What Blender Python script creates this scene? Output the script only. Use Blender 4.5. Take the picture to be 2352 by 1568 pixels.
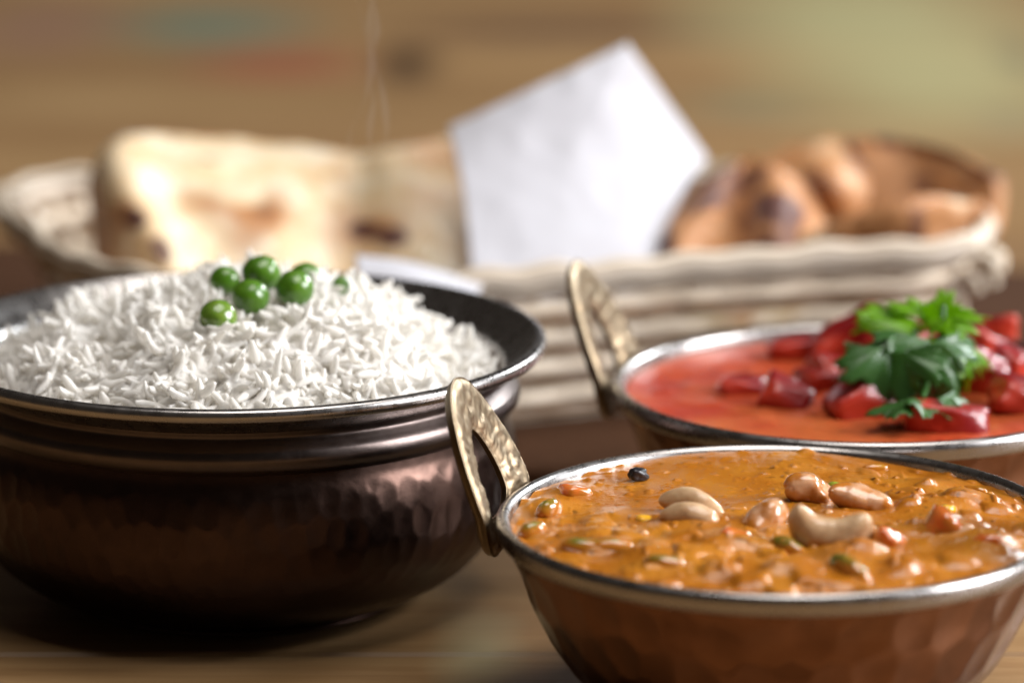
import bpy, bmesh, math, random
import numpy as np
from mathutils import Vector, Matrix

random.seed(7)
RNG = np.random.default_rng(7)
for o in list(bpy.data.objects):
    bpy.data.objects.remove(o)
scene = bpy.context.scene
col = scene.collection

# ------------------------------------------------------------------ camera
CAM = np.array([0.0, 0.0, 0.3192]); PITCH = 0.2319; F = 10000.0
cd = bpy.data.cameras.new("camera"); cam = bpy.data.objects.new("camera", cd); col.objects.link(cam)
cam.location = tuple(CAM); cam.rotation_euler = (math.pi / 2 - PITCH, 0, 0)
cd.sensor_width = 36.0; cd.lens = F / 2352 * 36; cd.clip_start = 0.05; cd.clip_end = 60
cd.dof.use_dof = True; cd.dof.focus_distance = 1.035; cd.dof.aperture_fstop = 6.4
scene.camera = cam
scene.view_settings.view_transform = 'Standard'
scene.view_settings.look = 'None'
scene.view_settings.exposure = 0.0
scene.view_settings.gamma = 1.0
scene.cycles.diffuse_bounces = 8
scene.cycles.max_bounces = 16

# ------------------------------------------------------------------ world and lamps
w = bpy.data.worlds.new("World"); scene.world = w; w.use_nodes = True
w.node_tree.nodes["Background"].inputs[0].default_value = (1.0, 0.80, 0.64, 1)
w.node_tree.nodes["Background"].inputs[1].default_value = 0.035

def area(name, loc, target, sx, sy, power, color):
    l = bpy.data.lights.new(name, 'AREA'); l.shape = 'RECTANGLE'; l.size = sx; l.size_y = sy
    l.energy = power; l.color = color
    o = bpy.data.objects.new(name, l); col.objects.link(o); o.location = loc
    d = Vector(target) - Vector(loc); o.rotation_euler = d.to_track_quat('-Z', 'Y').to_euler()
    return o
area("window_light", (1.50, 0.86, 0.78), (0.0, 1.14, 0.05), 0.8, 0.8, 53, (0.98, 0.98, 1.0))
area("overhead_fill_light", (0.25, 0.95, 1.7), (0.0, 1.15, 0.0), 1.2, 0.9, 22, (1.0, 0.95, 0.90))  # added soft fill from overhead, no such lamp in view
area("back_glint_light", (1.25, 2.5, 0.85), (0.0, 1.1, 0.0), 0.40, 0.35, 26, (0.92, 0.97, 1.0))  # added rim lamp, unseen, for glints and highlights from the back right

# ------------------------------------------------------------------ helpers
def at(px, py, Y):
    """pixel of the 2352x1568 view at depth Y (metres along the table) -> world point"""
    a = (px - 1176) / F; b = -(py - 784) / F
    c, s = math.cos(PITCH), math.sin(PITCH)
    dy = c + b * s; dz = -s + b * c
    t = Y / dy
    return np.array([a * t, Y, CAM[2] + dz * t])

def on_z(px, py, z):
    a = (px - 1176) / F; b = -(py - 784) / F
    c, s = math.cos(PITCH), math.sin(PITCH)
    dy = c + b * s; dz = -s + b * c
    t = (z - CAM[2]) / dz
    return np.array([a * t, dy * t, z])

def _hash(ix, iy, iz, seed):
    h = (ix.astype(np.int64) * 374761393 + iy.astype(np.int64) * 668265263 + iz.astype(np.int64) * 2147483647 + seed * 974711) & 0xFFFFFFFF
    h = ((h ^ (h >> 13)) * 1274126177) & 0xFFFFFFFF
    h = h ^ (h >> 16)
    return (h & 0xFFFFFF) / float(0xFFFFFF)

def noise(p, scale, seed=0):
    q = np.asarray(p, float) * scale + 100.37
    i = np.floor(q); f = q - i; f = f * f * f * (f * (f * 6 - 15) + 10)
    i = i.astype(np.int64); r = 0
    for dx in (0, 1):
        for dy in (0, 1):
            for dz in (0, 1):
                wgt = (f[:, 0] if dx else 1 - f[:, 0]) * (f[:, 1] if dy else 1 - f[:, 1]) * (f[:, 2] if dz else 1 - f[:, 2])
                r = r + wgt * _hash(i[:, 0] + dx, i[:, 1] + dy, i[:, 2] + dz, seed)
    return r * 2 - 1

def fbm(p, scale, octs=4, seed=0, gain=0.5):
    r = 0; a = 1; t = 0
    for k in range(octs):
        r = r + a * noise(p, scale * 2 ** k, seed + k * 17); t += a; a *= gain
    return r / t

def sstep(a, b, x):
    t = np.clip((x - a) / (b - a), 0, 1)
    return t * t * (3 - 2 * t)

def interp(xs, ys, x):
    """smooth (Catmull-Rom like) interpolation through points"""
    xs = np.asarray(xs, float); ys = np.asarray(ys, float); x = np.clip(np.asarray(x, float), xs[0], xs[-1])
    m = np.gradient(ys, xs) if len(xs) > 2 else np.full(len(xs), (ys[-1] - ys[0]) / (xs[-1] - xs[0]))
    k = np.clip(np.searchsorted(xs, x, side='right') - 1, 0, len(xs) - 2)
    h = xs[k + 1] - xs[k]; t = (x - xs[k]) / h
    return ((2*t**3 - 3*t**2 + 1) * ys[k] + (t**3 - 2*t**2 + t) * h * m[k] + (-2*t**3 + 3*t**2) * ys[k+1] + (t**3 - t**2) * h * m[k+1])

def make_mesh(name, verts, faces, mat, attrs=None, smooth=True):
    me = bpy.data.meshes.new(name)
    me.from_pydata(np.asarray(verts, float).tolist(), [], [tuple(int(i) for i in f) for f in faces])
    me.materials.append(mat)
    if smooth:
        me.polygons.foreach_set("use_smooth", [True] * len(me.polygons))
    for k, v in (attrs or {}).items():
        v = np.asarray(v, float)
        if v.ndim == 1:
            a = me.attributes.new(k, 'FLOAT', 'POINT'); a.data.foreach_set("value", v)
        else:
            a = me.attributes.new(k, 'FLOAT_COLOR', 'POINT')
            a.data.foreach_set("color", np.concatenate([v, np.ones((len(v), 1))], 1).ravel())
    me.update()
    return me

def outward(me):
    fix_normals(me); return me

def link(name, me, parent=None, loc=(0, 0, 0), rot=(0, 0, 0)):
    o = bpy.data.objects.new(name, me); col.objects.link(o)
    o.location = loc; o.rotation_euler = rot
    if parent: o.parent = parent
    return o

def mobj(name, verts, faces, mat, parent=None, loc=(0, 0, 0), attrs=None, smooth=True, rot=(0, 0, 0)):
    return link(name, make_mesh(name, verts, faces, mat, attrs, smooth), parent, loc, rot)

def tag(o, label=None, cat=None, group=None, kind=None):
    if label: o["label"] = label
    if cat: o["category"] = cat
    if group: o["group"] = group
    if kind: o["kind"] = kind
    return o

def thing(name, label, cat, loc=(0, 0, 0), group=None, rot=(0, 0, 0)):
    o = bpy.data.objects.new(name, None); col.objects.link(o); o.location = loc; o.rotation_euler = rot
    o.empty_display_size = 0.01
    return tag(o, label, cat, group)

def grid_faces(n, m, wrap_n=False, wrap_m=False, off=0, flip=False):
    """vertex index = i*m + j"""
    N = n if wrap_n else n - 1; M = m if wrap_m else m - 1
    i, j = np.meshgrid(np.arange(N), np.arange(M), indexing='ij')
    i2 = (i + 1) % n; j2 = (j + 1) % m
    f = np.stack([i*m + j, i2*m + j, i2*m + j2, i*m + j2], -1).reshape(-1, 4) + off
    return f[:, ::-1] if flip else f

def lathe(profile, nseg=128):
    p = np.asarray(profile, float)
    t = np.arange(nseg) / nseg * 2 * np.pi
    V = np.stack([np.cos(t)[:, None] * p[None, :, 0], np.sin(t)[:, None] * p[None, :, 0], np.ones(nseg)[:, None] * p[None, :, 1]], -1)
    return V.reshape(-1, 3), grid_faces(nseg, len(p), wrap_n=True)

def smooth_profile(pts, n):
    pts = np.asarray(pts, float)
    d = np.r_[0, np.cumsum(np.linalg.norm(np.diff(pts, axis=0), axis=1))]
    s = np.linspace(0, d[-1], n)
    return np.stack([interp(d, pts[:, 0], s), interp(d, pts[:, 1], s)], 1)

def tube(path, radii, sides=8, closed=False, up=(0, 0, 1), twist=0.0):
    path = np.asarray(path, float); n = len(path)
    r = np.asarray(radii, float)
    if r.ndim == 0: r = np.full((n, 2), float(r))
    if r.ndim == 1: r = np.stack([r, r], 1) if len(r) == n else np.tile(r, (n, 1))
    T = np.roll(path, -1, 0) - np.roll(path, 1, 0)
    if not closed:
        T[0] = path[1] - path[0]; T[-1] = path[-1] - path[-2]
    T /= np.linalg.norm(T, axis=1)[:, None] + 1e-12
    if closed or up is not None:
        U = np.tile(np.array(up, float), (n, 1))
        S = np.cross(T, U); S /= np.linalg.norm(S, axis=1)[:, None] + 1e-9
        U = np.cross(S, T)
    a = np.arange(sides) / sides * 2 * np.pi + twist
    V = path[:, None, :] + (S[:, None, :] * (np.cos(a)[None, :, None] * r[:, None, 0:1]) + U[:, None, :] * (np.sin(a)[None, :, None] * r[:, None, 1:2]))
    V = V.reshape(-1, 3)
    Fc = [tuple(f) for f in grid_faces(n, sides, wrap_n=closed, wrap_m=True, flip=True)]
    if not closed:
        Fc.append(tuple(range(sides))); Fc.append(tuple(reversed(range((n - 1) * sides, n * sides))))
    return V, Fc

def pillow(P, thick, edge=0.06, seed=0, puff=0.0, pscale=60, edge_thick=None):
    """P: (n,m,3) mid surface -> closed sheet with rounded edges"""
    n, m, _ = P.shape
    du = np.gradient(P, axis=0); dv = np.gradient(P, axis=1)
    N = np.cross(du, dv); N /= np.linalg.norm(N, axis=2)[..., None] + 1e-12
    u = np.linspace(0, 1, n)[:, None]; v = np.linspace(0, 1, m)[None, :]
    e = np.minimum(np.minimum(u, 1 - u) + 0 * v, np.minimum(v, 1 - v) + 0 * u)
    prof = np.sqrt(np.clip(1 - (1 - np.clip(e / edge, 0, 1)) ** 2, 0, 1))
    flat = P.reshape(-1, 3)
    pf = (fbm(flat, pscale, 3, seed) * puff).reshape(n, m)
    pb = (fbm(flat, pscale, 3, seed + 5) * puff).reshape(n, m)
    if edge_thick is not None:
        thick = thick + edge_thick * np.exp(-(e / (edge * 1.3)) ** 2)
    h1 = (thick / 2 + pf) * prof + 1e-5; h2 = (thick / 2 + pb) * prof + 1e-5
    A = (P + N * h1[..., None]).reshape(-1, 3); B = (P - N * h2[..., None]).reshape(-1, 3)
    V = np.concatenate([A, B]); k = n * m
    Fc = list(map(tuple, grid_faces(n, m))) + list(map(tuple, grid_faces(n, m, off=k, flip=True)))
    ring = [i * m for i in range(n)] + [(n - 1) * m + j for j in range(1, m)] + [i * m + m - 1 for i in range(n - 2, -1, -1)] + [j for j in range(m - 2, 0, -1)]
    for a, b in zip(ring, ring[1:] + ring[:1]):
        Fc.append((b, a, a + k, b + k))
    ee = np.concatenate([e.ravel() + 0 * h1.ravel(), e.ravel() + 0 * h1.ravel()])
    return V, Fc, ee

def fix_normals(me):
    bm = bmesh.new(); bm.from_mesh(me)
    bmesh.ops.recalc_face_normals(bm, faces=bm.faces); bm.to_mesh(me); bm.free()

# ------------------------------------------------------------------ materials
def principled(name):
    m = bpy.data.materials.new(name); m.use_nodes = True
    nt = m.node_tree; b = nt.nodes["Principled BSDF"]
    return m, nt, b

def setp(b, **k):
    for kk, v in k.items():
        b.inputs[kk.replace('_', ' ')].default_value = v

def nd(nt, t, **k):
    n = nt.nodes.new(t)
    for kk, v in k.items(): setattr(n, kk, v)
    return n

def texnoise(nt, scale, detail=4, rough=0.5, vec=None, dist=0.0):
    n = nd(nt, 'ShaderNodeTexNoise'); n.inputs['Scale'].default_value = scale; n.inputs['Detail'].default_value = detail
    n.inputs['Roughness'].default_value = rough; n.inputs['Distortion'].default_value = dist
    if vec is not None: nt.links.new(vec, n.inputs['Vector'])
    return n.outputs['Fac']

def ramp(nt, fac, stops):
    r = nd(nt, 'ShaderNodeValToRGB'); el = r.color_ramp.elements
    while len(el) < len(stops): el.new(0.5)
    for e, (p, c) in zip(el, stops):
        e.position = p; e.color = (*c, 1) if len(c) == 3 else c
    nt.links.new(fac, r.inputs[0]); return r.outputs[0]

def mix(nt, fac, a, b, mode='MIX'):
    n = nd(nt, 'ShaderNodeMix', data_type='RGBA', blend_type=mode)
    for s, v in ((n.inputs[0], fac), (n.inputs[6], a), (n.inputs[7], b)):
        if isinstance(v, (int, float)): s.default_value = v
        elif isinstance(v, tuple): s.default_value = (*v, 1)
        else: nt.links.new(v, s)
    return n.outputs[2]

def bump(nt, b, h, strength, dist):
    n = nd(nt, 'ShaderNodeBump'); n.inputs['Strength'].default_value = strength; n.inputs['Distance'].default_value = dist
    nt.links.new(h, n.inputs['Height']); nt.links.new(n.outputs[0], b.inputs['Normal']); nt.links.new(n.outputs[0], b.inputs['Coat Normal'])

def obj_coord(nt): return nd(nt, 'ShaderNodeTexCoord').outputs['Object']
def attr(nt, name, colr=True):
    a = nd(nt, 'ShaderNodeAttribute', attribute_name=name); return a.outputs['Color' if colr else 'Fac']

def metal(name, color, color2, rough, bumpd=0.00012, bscale=700, rvar=0.12):
    m, nt, b = principled(name); c = obj_coord(nt)
    n1 = texnoise(nt, 90, 5, 0.6, c)
    nt.links.new(mix(nt, n1, color, color2), b.inputs['Base Color'])
    b.inputs['Metallic'].default_value = 1
    mr = nd(nt, 'ShaderNodeMapRange'); nt.links.new(texnoise(nt, 260, 4, 0.6, c), mr.inputs[0])
    mr.inputs[1].default_value = 0.3; mr.inputs[2].default_value = 0.7
    mr.inputs[3].default_value = rough - rvar * 0.4; mr.inputs[4].default_value = rough + rvar * 0.6
    nt.links.new(mr.outputs[0], b.inputs['Roughness'])
    bump(nt, b, texnoise(nt, bscale, 3, 0.6, c), 0.25, bumpd)
    return m

M = {}
M['steel'] = metal('brushed_steel', (0.44, 0.42, 0.41), (0.32, 0.30, 0.29), 0.27)
M['steel_in'] = metal('steel_lining', (0.44, 0.33, 0.29), (0.30, 0.21, 0.18), 0.36)
M['bronze'] = metal('dark_bronze', (0.088, 0.052, 0.041), (0.045, 0.028, 0.023), 0.33)
M['copper'] = metal('hammered_copper', (0.31, 0.150, 0.085), (0.12, 0.055, 0.03), 0.19)
M['dark_steel'] = metal('tarnished_steel', (0.15, 0.12, 0.11), (0.09, 0.07, 0.065), 0.33)
M['brass'] = metal('worn_brass', (0.40, 0.32, 0.22), (0.18, 0.12, 0.065), 0.42, 0.0003, 500, 0.2)

def food(name, colr=None, rough=0.3, sss=0.0, rad=(1, .5, .3), sscale=0.002, coat=0.0, attrname=None, bsc=None, bd=0.0002, bs=0.4, spec=0.5, ior=1.45, croughness=0.05, sauce=None, sauced=False):
    m, nt, b = principled(name); c = obj_coord(nt)
    if attrname: src = attr(nt, attrname)
    else:
        n1 = texnoise(nt, 220, 4, 0.6, c)
        src = ramp(nt, n1, [(0.3, colr[0]), (0.7, colr[1])])
        if sauce: src = mix(nt, ramp(nt, texnoise(nt, 150, 3, 0.6, c), [(0.42, (0, 0, 0)), (0.58, (1, 1, 1))]), src, sauce)
        if sauced: src = mix(nt, attr(nt, 'sauced', False), src, (0.42, 0.145, 0.012))
    nt.links.new(src, b.inputs['Base Color'])
    setp(b, Roughness=rough, IOR=ior); b.inputs['Specular IOR Level'].default_value = spec
    if sss:
        b.inputs['Subsurface Weight'].default_value = sss; b.inputs['Subsurface Radius'].default_value = rad
        b.inputs['Subsurface Scale'].default_value = sscale
    if coat:
        b.inputs['Coat Weight'].default_value = coat; b.inputs['Coat Roughness'].default_value = croughness
    if bsc: bump(nt, b, texnoise(nt, bsc, 4, 0.6, c), bs, bd)
    return m
def rice_mat():
    m = food('cooked_rice', ((0.90, 0.88, 0.84), (0.94, 0.93, 0.90)), 0.34, 0.12, (1, .95, .9), 0.0010, 0.15, bsc=900, bd=0.00012, croughness=0.2)
    nt = m.node_tree; b = nt.nodes['Principled BSDF']
    tr = nd(nt, 'ShaderNodeBsdfTranslucent'); tr.inputs[0].default_value = (0.90, 0.87, 0.82, 1)
    mx = nd(nt, 'ShaderNodeMixShader'); mx.inputs[0].default_value = 0.42
    nt.links.new(b.outputs[0], mx.inputs[1]); nt.links.new(tr.outputs[0], mx.inputs[2])
    nt.links.new(mx.outputs[0], nt.nodes['Material Output'].inputs[0])
    return m
M['rice'] = rice_mat()
M['pea'] = food('green_pea', ((0.045, 0.130, 0.006), (0.090, 0.205, 0.012)), 0.3, 0.12, (.4, 1, .2), 0.0012, 0.5, bsc=420, bd=0.00012, bs=0.3)
M['pale_pea'] = food('pale_green_pea', ((0.09, 0.19, 0.018), (0.17, 0.25, 0.03)), 0.22, 0.25, (.4, 1, .2), 0.0012, 0.5, bsc=420, bd=0.00012, bs=0.3)
M['orange_curry'] = food('orange_curry_sauce', rough=0.30, coat=0.5, spec=0.4, attrname='pigment', sss=0.05, rad=(1, .4, .1), sscale=0.002, bsc=1500, bd=0.00028, bs=0.5, croughness=0.04)
M['red_curry'] = food('red_curry_sauce', rough=0.46, coat=0.12, attrname='pigment', sss=0.15, rad=(1, .3, .1), sscale=0.002, bsc=900, bd=0.0001, bs=0.3, croughness=0.12)
M['cashew'] = food('cashew', ((0.44, 0.25, 0.12), (0.62, 0.42, 0.24)), 0.36, 0.2, (1, .6, .35), 0.0015, 0.45, bsc=260, bd=0.0005, croughness=0.15, sauced=True)
M['cashew_coated'] = food('sauce_coated_cashew', ((0.55, 0.29, 0.15), (0.62, 0.38, 0.23)), 0.22, 0.3, (1, .6, .35), 0.002, 0.8, bsc=500, bd=0.0002, croughness=0.08, sauce=(0.46, 0.16, 0.02), sauced=True)
M['bean'] = food('green_bean_in_sauce', ((0.10, 0.13, 0.012), (0.22, 0.15, 0.02)), 0.18, 0.1, (1, .6, .2), 0.001, 0.9, bsc=600, bd=0.0002, croughness=0.06, sauce=(0.46, 0.16, 0.02), sauced=True)
M['bean_fresh'] = food('bright_green_bean', ((0.25, 0.33, 0.03), (0.38, 0.40, 0.05)), 0.18, 0.1, (1, .6, .2), 0.001, 0.9, bsc=600, bd=0.0002, croughness=0.06, sauced=True)
M['carrot'] = food('carrot_in_sauce', ((0.60, 0.12, 0.02), (0.65, 0.20, 0.035)), 0.18, 0.25, (1, .4, .1), 0.002, 0.9, bsc=500, bd=0.0002, croughness=0.06, sauce=(0.46, 0.16, 0.02))
M['corn'] = food('yellow_corn', ((0.75, 0.36, 0.02), (0.80, 0.45, 0.03)), 0.18, 0.25, (1, .5, .1), 0.002, 0.9, bsc=500, bd=0.0002, croughness=0.06)
M['seed'] = food('black_seed', ((0.006, 0.005, 0.008), (0.015, 0.012, 0.018)), 0.4, coat=0.3, bsc=900, bd=0.0003)
M['pepper'] = food('red_pepper', rough=0.38, coat=0.3, attrname='pigment', sss=0.12, rad=(1, .15, .1), sscale=0.003, bsc=330, bd=0.0006, bs=0.5, croughness=0.12)

def leaf_mat(name, ca, cb, tc, f):
    m, nt, b = principled(name); c = obj_coord(nt)
    n1 = texnoise(nt, 300, 4, 0.6, c)
    colr = mix(nt, n1, ca, cb)
    nt.links.new(colr, b.inputs['Base Color']); setp(b, Roughness=0.32)
    bump(nt, b, texnoise(nt, 700, 3, 0.6, c), 0.4, 0.0002)
    tr = nd(nt, 'ShaderNodeBsdfTranslucent'); tr.inputs[0].default_value = (*tc, 1)
    mx = nd(nt, 'ShaderNodeMixShader'); mx.inputs[0].default_value = f
    nt.links.new(b.outputs[0], mx.inputs[1]); nt.links.new(tr.outputs[0], mx.inputs[2])
    nt.links.new(mx.outputs[0], nt.nodes['Material Output'].inputs[0])
    return m
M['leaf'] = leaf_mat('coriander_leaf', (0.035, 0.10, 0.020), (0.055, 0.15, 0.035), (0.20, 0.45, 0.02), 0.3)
M['leaf_lit'] = leaf_mat('lit_coriander_leaf', (0.12, 0.29, 0.008), (0.20, 0.40, 0.012), (0.48, 0.76, 0.01), 0.5)  # brighter copy for upper leaves, backlight painted into the colour

def naan_mat():
    m, nt, b = principled('baked_naan'); c = obj_coord(nt)
    ch = attr(nt, 'char', False); tn = attr(nt, 'toast', False)
    base = ramp(nt, texnoise(nt, 70, 5, 0.6, c), [(0.32, (0.62, 0.42, 0.22)), (0.5, (0.68, 0.55, 0.36)), (0.68, (0.77, 0.69, 0.55))])
    toast = mix(nt, tn, base, (0.40, 0.18, 0.065))
    nt.links.new(mix(nt, ch, toast, (0.09, 0.028, 0.018)), b.inputs['Base Color'])
    setp(b, Roughness=0.62); b.inputs['Coat Weight'].default_value = 0.06; b.inputs['Coat Roughness'].default_value = 0.25
    b.inputs['Subsurface Weight'].default_value = 0.15; b.inputs['Subsurface Radius'].default_value = (1, .6, .3); b.inputs['Subsurface Scale'].default_value = 0.003
    bump(nt, b, texnoise(nt, 260, 5, 0.65, c), 0.5, 0.0008)
    return m
M['naan'] = naan_mat()

def paper_mat():
    m, nt, b = principled('white_napkin_paper'); c = obj_coord(nt)
    nt.links.new(mix(nt, texnoise(nt, 40, 4, 0.5, c), (0.55, 0.55, 0.59), (0.60, 0.60, 0.64)), b.inputs['Base Color'])
    setp(b, Roughness=0.8)
    bump(nt, b, texnoise(nt, 900, 3, 0.6, c), 0.3, 0.0001)
    tr = nd(nt, 'ShaderNodeBsdfTranslucent'); tr.inputs[0].default_value = (0.62, 0.60, 0.63, 1)
    mx = nd(nt, 'ShaderNodeMixShader'); mx.inputs[0].default_value = 0.25
    nt.links.new(b.outputs[0], mx.inputs[1]); nt.links.new(tr.outputs[0], mx.inputs[2])
    nt.links.new(mx.outputs[0], nt.nodes['Material Output'].inputs[0])
    return m
M['paper'] = paper_mat()

def cane_mat(name, a, bcol):
    m, nt, b = principled(name); c = obj_coord(nt)
    oi = nd(nt, 'ShaderNodeObjectInfo')
    n1 = texnoise(nt, 55, 5, 0.65, c)
    base = mix(nt, n1, a, bcol)
    v = nd(nt, 'ShaderNodeMapRange'); nt.links.new(oi.outputs['Random'], v.inputs[0]); v.inputs[3].default_value = 0.75; v.inputs[4].default_value = 1.2
    hsv = nd(nt, 'ShaderNodeHueSaturation'); nt.links.new(v.outputs[0], hsv.inputs['Value']); nt.links.new(base, hsv.inputs['Color'])
    nt.links.new(hsv.outputs[0], b.inputs['Base Color'])
    setp(b, Roughness=0.38); bump(nt, b, texnoise(nt, 500, 4, 0.6, c), 0.5, 0.0003)
    return m
M['cane'] = cane_mat('split_cane', (0.62, 0.50, 0.37), (0.86, 0.76, 0.62))
M['cane_shade'] = cane_mat('shaded_cane', (0.22, 0.14, 0.085), (0.36, 0.25, 0.165))  # darker strands, shade between the strands painted as cane colour
M['cane_rim'] = cane_mat('grey_cane_rim', (0.50, 0.41, 0.32), (0.74, 0.65, 0.54))

def wood_mat():
    m, nt, b = principled('worn_table_wood')
    g = nd(nt, 'ShaderNodeNewGeometry').outputs['Position']
    oi = nd(nt, 'ShaderNodeObjectInfo')
    mp = nd(nt, 'ShaderNodeMapping'); nt.links.new(g, mp.inputs[0]); mp.inputs['Scale'].default_value = (1.6, 8, 8)
    n1 = texnoise(nt, 1.6, 6, 0.6, mp.outputs[0], 1.2)
    base = ramp(nt, n1, [(0.30, (0.14, 0.070, 0.028)), (0.48, (0.235, 0.128, 0.048)), (0.68, (0.315, 0.192, 0.083))])
    mp2 = nd(nt, 'ShaderNodeMapping'); nt.links.new(g, mp2.inputs[0]); mp2.inputs['Scale'].default_value = (6, 120, 60)
    fine = texnoise(nt, 2.0, 5, 0.6, mp2.outputs[0])
    base = mix(nt, 0.2, base, ramp(nt, fine, [(0.35, (0.20, 0.12, 0.06)), (0.65, (0.48, 0.33, 0.18))]))
    v = nd(nt, 'ShaderNodeMapRange'); nt.links.new(oi.outputs['Random'], v.inputs[0]); v.inputs[3].default_value = 0.88; v.inputs[4].default_value = 1.12
    hsv = nd(nt, 'ShaderNodeHueSaturation'); nt.links.new(v.outputs[0], hsv.inputs['Value']); nt.links.new(base, hsv.inputs['Color'])
    out = hsv.outputs[0]
    # old paint and stains worn into the boards, plus a painted green glow: (centre x, y, radius x, y, colour, strength)
    for (cx, cy, rx, ry, c3, st) in STAINS_AND_GLOW:
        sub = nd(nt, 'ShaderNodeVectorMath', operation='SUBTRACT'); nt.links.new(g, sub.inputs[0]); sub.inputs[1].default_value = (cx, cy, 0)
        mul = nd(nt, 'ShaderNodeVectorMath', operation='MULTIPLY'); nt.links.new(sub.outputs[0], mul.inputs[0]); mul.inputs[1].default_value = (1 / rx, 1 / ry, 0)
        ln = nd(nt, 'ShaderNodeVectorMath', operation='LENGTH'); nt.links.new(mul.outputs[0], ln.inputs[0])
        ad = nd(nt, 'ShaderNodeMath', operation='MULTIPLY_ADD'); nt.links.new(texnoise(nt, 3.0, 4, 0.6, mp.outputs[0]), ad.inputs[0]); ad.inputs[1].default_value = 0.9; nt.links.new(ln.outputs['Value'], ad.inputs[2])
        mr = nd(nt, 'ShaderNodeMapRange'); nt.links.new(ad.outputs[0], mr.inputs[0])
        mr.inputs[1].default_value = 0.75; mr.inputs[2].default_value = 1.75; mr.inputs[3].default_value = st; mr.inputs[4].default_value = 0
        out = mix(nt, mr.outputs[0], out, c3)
    nt.links.new(out, b.inputs['Base Color'])
    setp(b, Roughness=0.45); b.inputs['Specular IOR Level'].default_value = 0.32
    bump(nt, b, fine, 0.3, 0.0006)
    return m

def stain_or_glow(px, py, wpx, hpx, c3, st):
    p = on_z(px, py, 0); q = on_z(px, py - hpx, 0); return (p[0], p[1], wpx / F * p[1], q[1] - p[1], c3, st)
STAINS_AND_GLOW = [
    stain_or_glow(480, 60, 260, 50, (0.11, 0.15, 0.11), 0.9),
    stain_or_glow(650, 150, 210, 35, (0.24, 0.075, 0.04), 0.9),
    stain_or_glow(935, 150, 80, 42, (0.035, 0.016, 0.008), 1.0),
    stain_or_glow(1300, 70, 420, 34, (0.10, 0.052, 0.03), 0.85),
    stain_or_glow(100, 60, 200, 70, (0.20, 0.11, 0.085), 0.6),
    stain_or_glow(1990, 40, 420, 130, (0.40, 0.43, 0.23), 0.5),  # green reflection glow painted into the wood colour
    stain_or_glow(2160, 200, 420, 110, (0.40, 0.42, 0.22), 0.45),  # lower part of the painted green glow
    stain_or_glow(1720, 245, 170, 30, (0.17, 0.18, 0.11), 0.55),
    stain_or_glow(2340, 130, 60, 40, (0.13, 0.12, 0.075), 0.6),
    stain_or_glow(2330, 280, 110, 40, (0.20, 0.17, 0.10), 0.5),
    stain_or_glow(1100, 1500, 110, 90, (0.30, 0.27, 0.16), 0.7),
]
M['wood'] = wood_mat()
M['mat'] = food('dark_brown_mat', ((0.045, 0.020, 0.010), (0.070, 0.032, 0.016)), 0.8, spec=0.1, bsc=300, bd=0.0002)

# ------------------------------------------------------------------ table
table = thing('wooden_table', 'worn tan wooden table top with old green and red paint marks and a painted green glow under all the dishes', 'table', (0, 1.4, 0))
PW = 0.118
def plank_mesh(wd, L, th=0.03):
    c = 0.0012; hx = L / 2; hy = wd / 2 - 0.0007
    pts = []
    for x in (-hx, hx):
        pts += [(x, -hy, -th), (x, hy, -th), (x, hy, -c), (x, hy - c, 0), (x, -hy + c, 0), (x, -hy, -c)]
    fs = [(0, 1, 2, 3, 4, 5)[::-1], (6, 7, 8, 9, 10, 11)] + [(k, (k + 1) % 6, (k + 1) % 6 + 6, k + 6) for k in range(6)]
    me = make_mesh('plank', pts, fs, M['wood'], smooth=False); fix_normals(me); return me
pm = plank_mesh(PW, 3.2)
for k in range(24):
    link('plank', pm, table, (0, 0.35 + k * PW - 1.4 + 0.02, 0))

# ------------------------------------------------------------------ dark place mat under the basket
def rounded_rect(hx, hy, r, n=10):
    pts = []
    for cx, cy, a0 in ((hx - r, hy - r, 0), (-hx + r, hy - r, 90), (-hx + r, -hy + r, 180), (hx - r, -hy + r, 270)):
        for k in range(n + 1):
            a = math.radians(a0 + 90 * k / n); pts.append((cx + r * math.cos(a), cy + r * math.sin(a)))
    return pts
rr = rounded_rect(0.29, 0.140, 0.04); n = len(rr)
V = []; 
for (s, z) in ((1.0, 0), (1.0, 0.0035), (0.985, 0.005), (0.95, 0.005)):
    V += [(x * s, y * s, z) for x, y in rr]
Fc = [tuple(f) for f in grid_faces(4, n, wrap_m=True)] + [tuple(range(3 * n, 4 * n)), tuple(reversed(range(n)))]
mat_o = mobj('place_mat', V, Fc, M['mat'], loc=(0.02, 1.315, 0.0005), rot=(0, 0, math.radians(-7)), smooth=False)
fix_normals(mat_o.data)
tag(mat_o, 'dark brown place mat lying under the bread basket', 'place mat')

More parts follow.
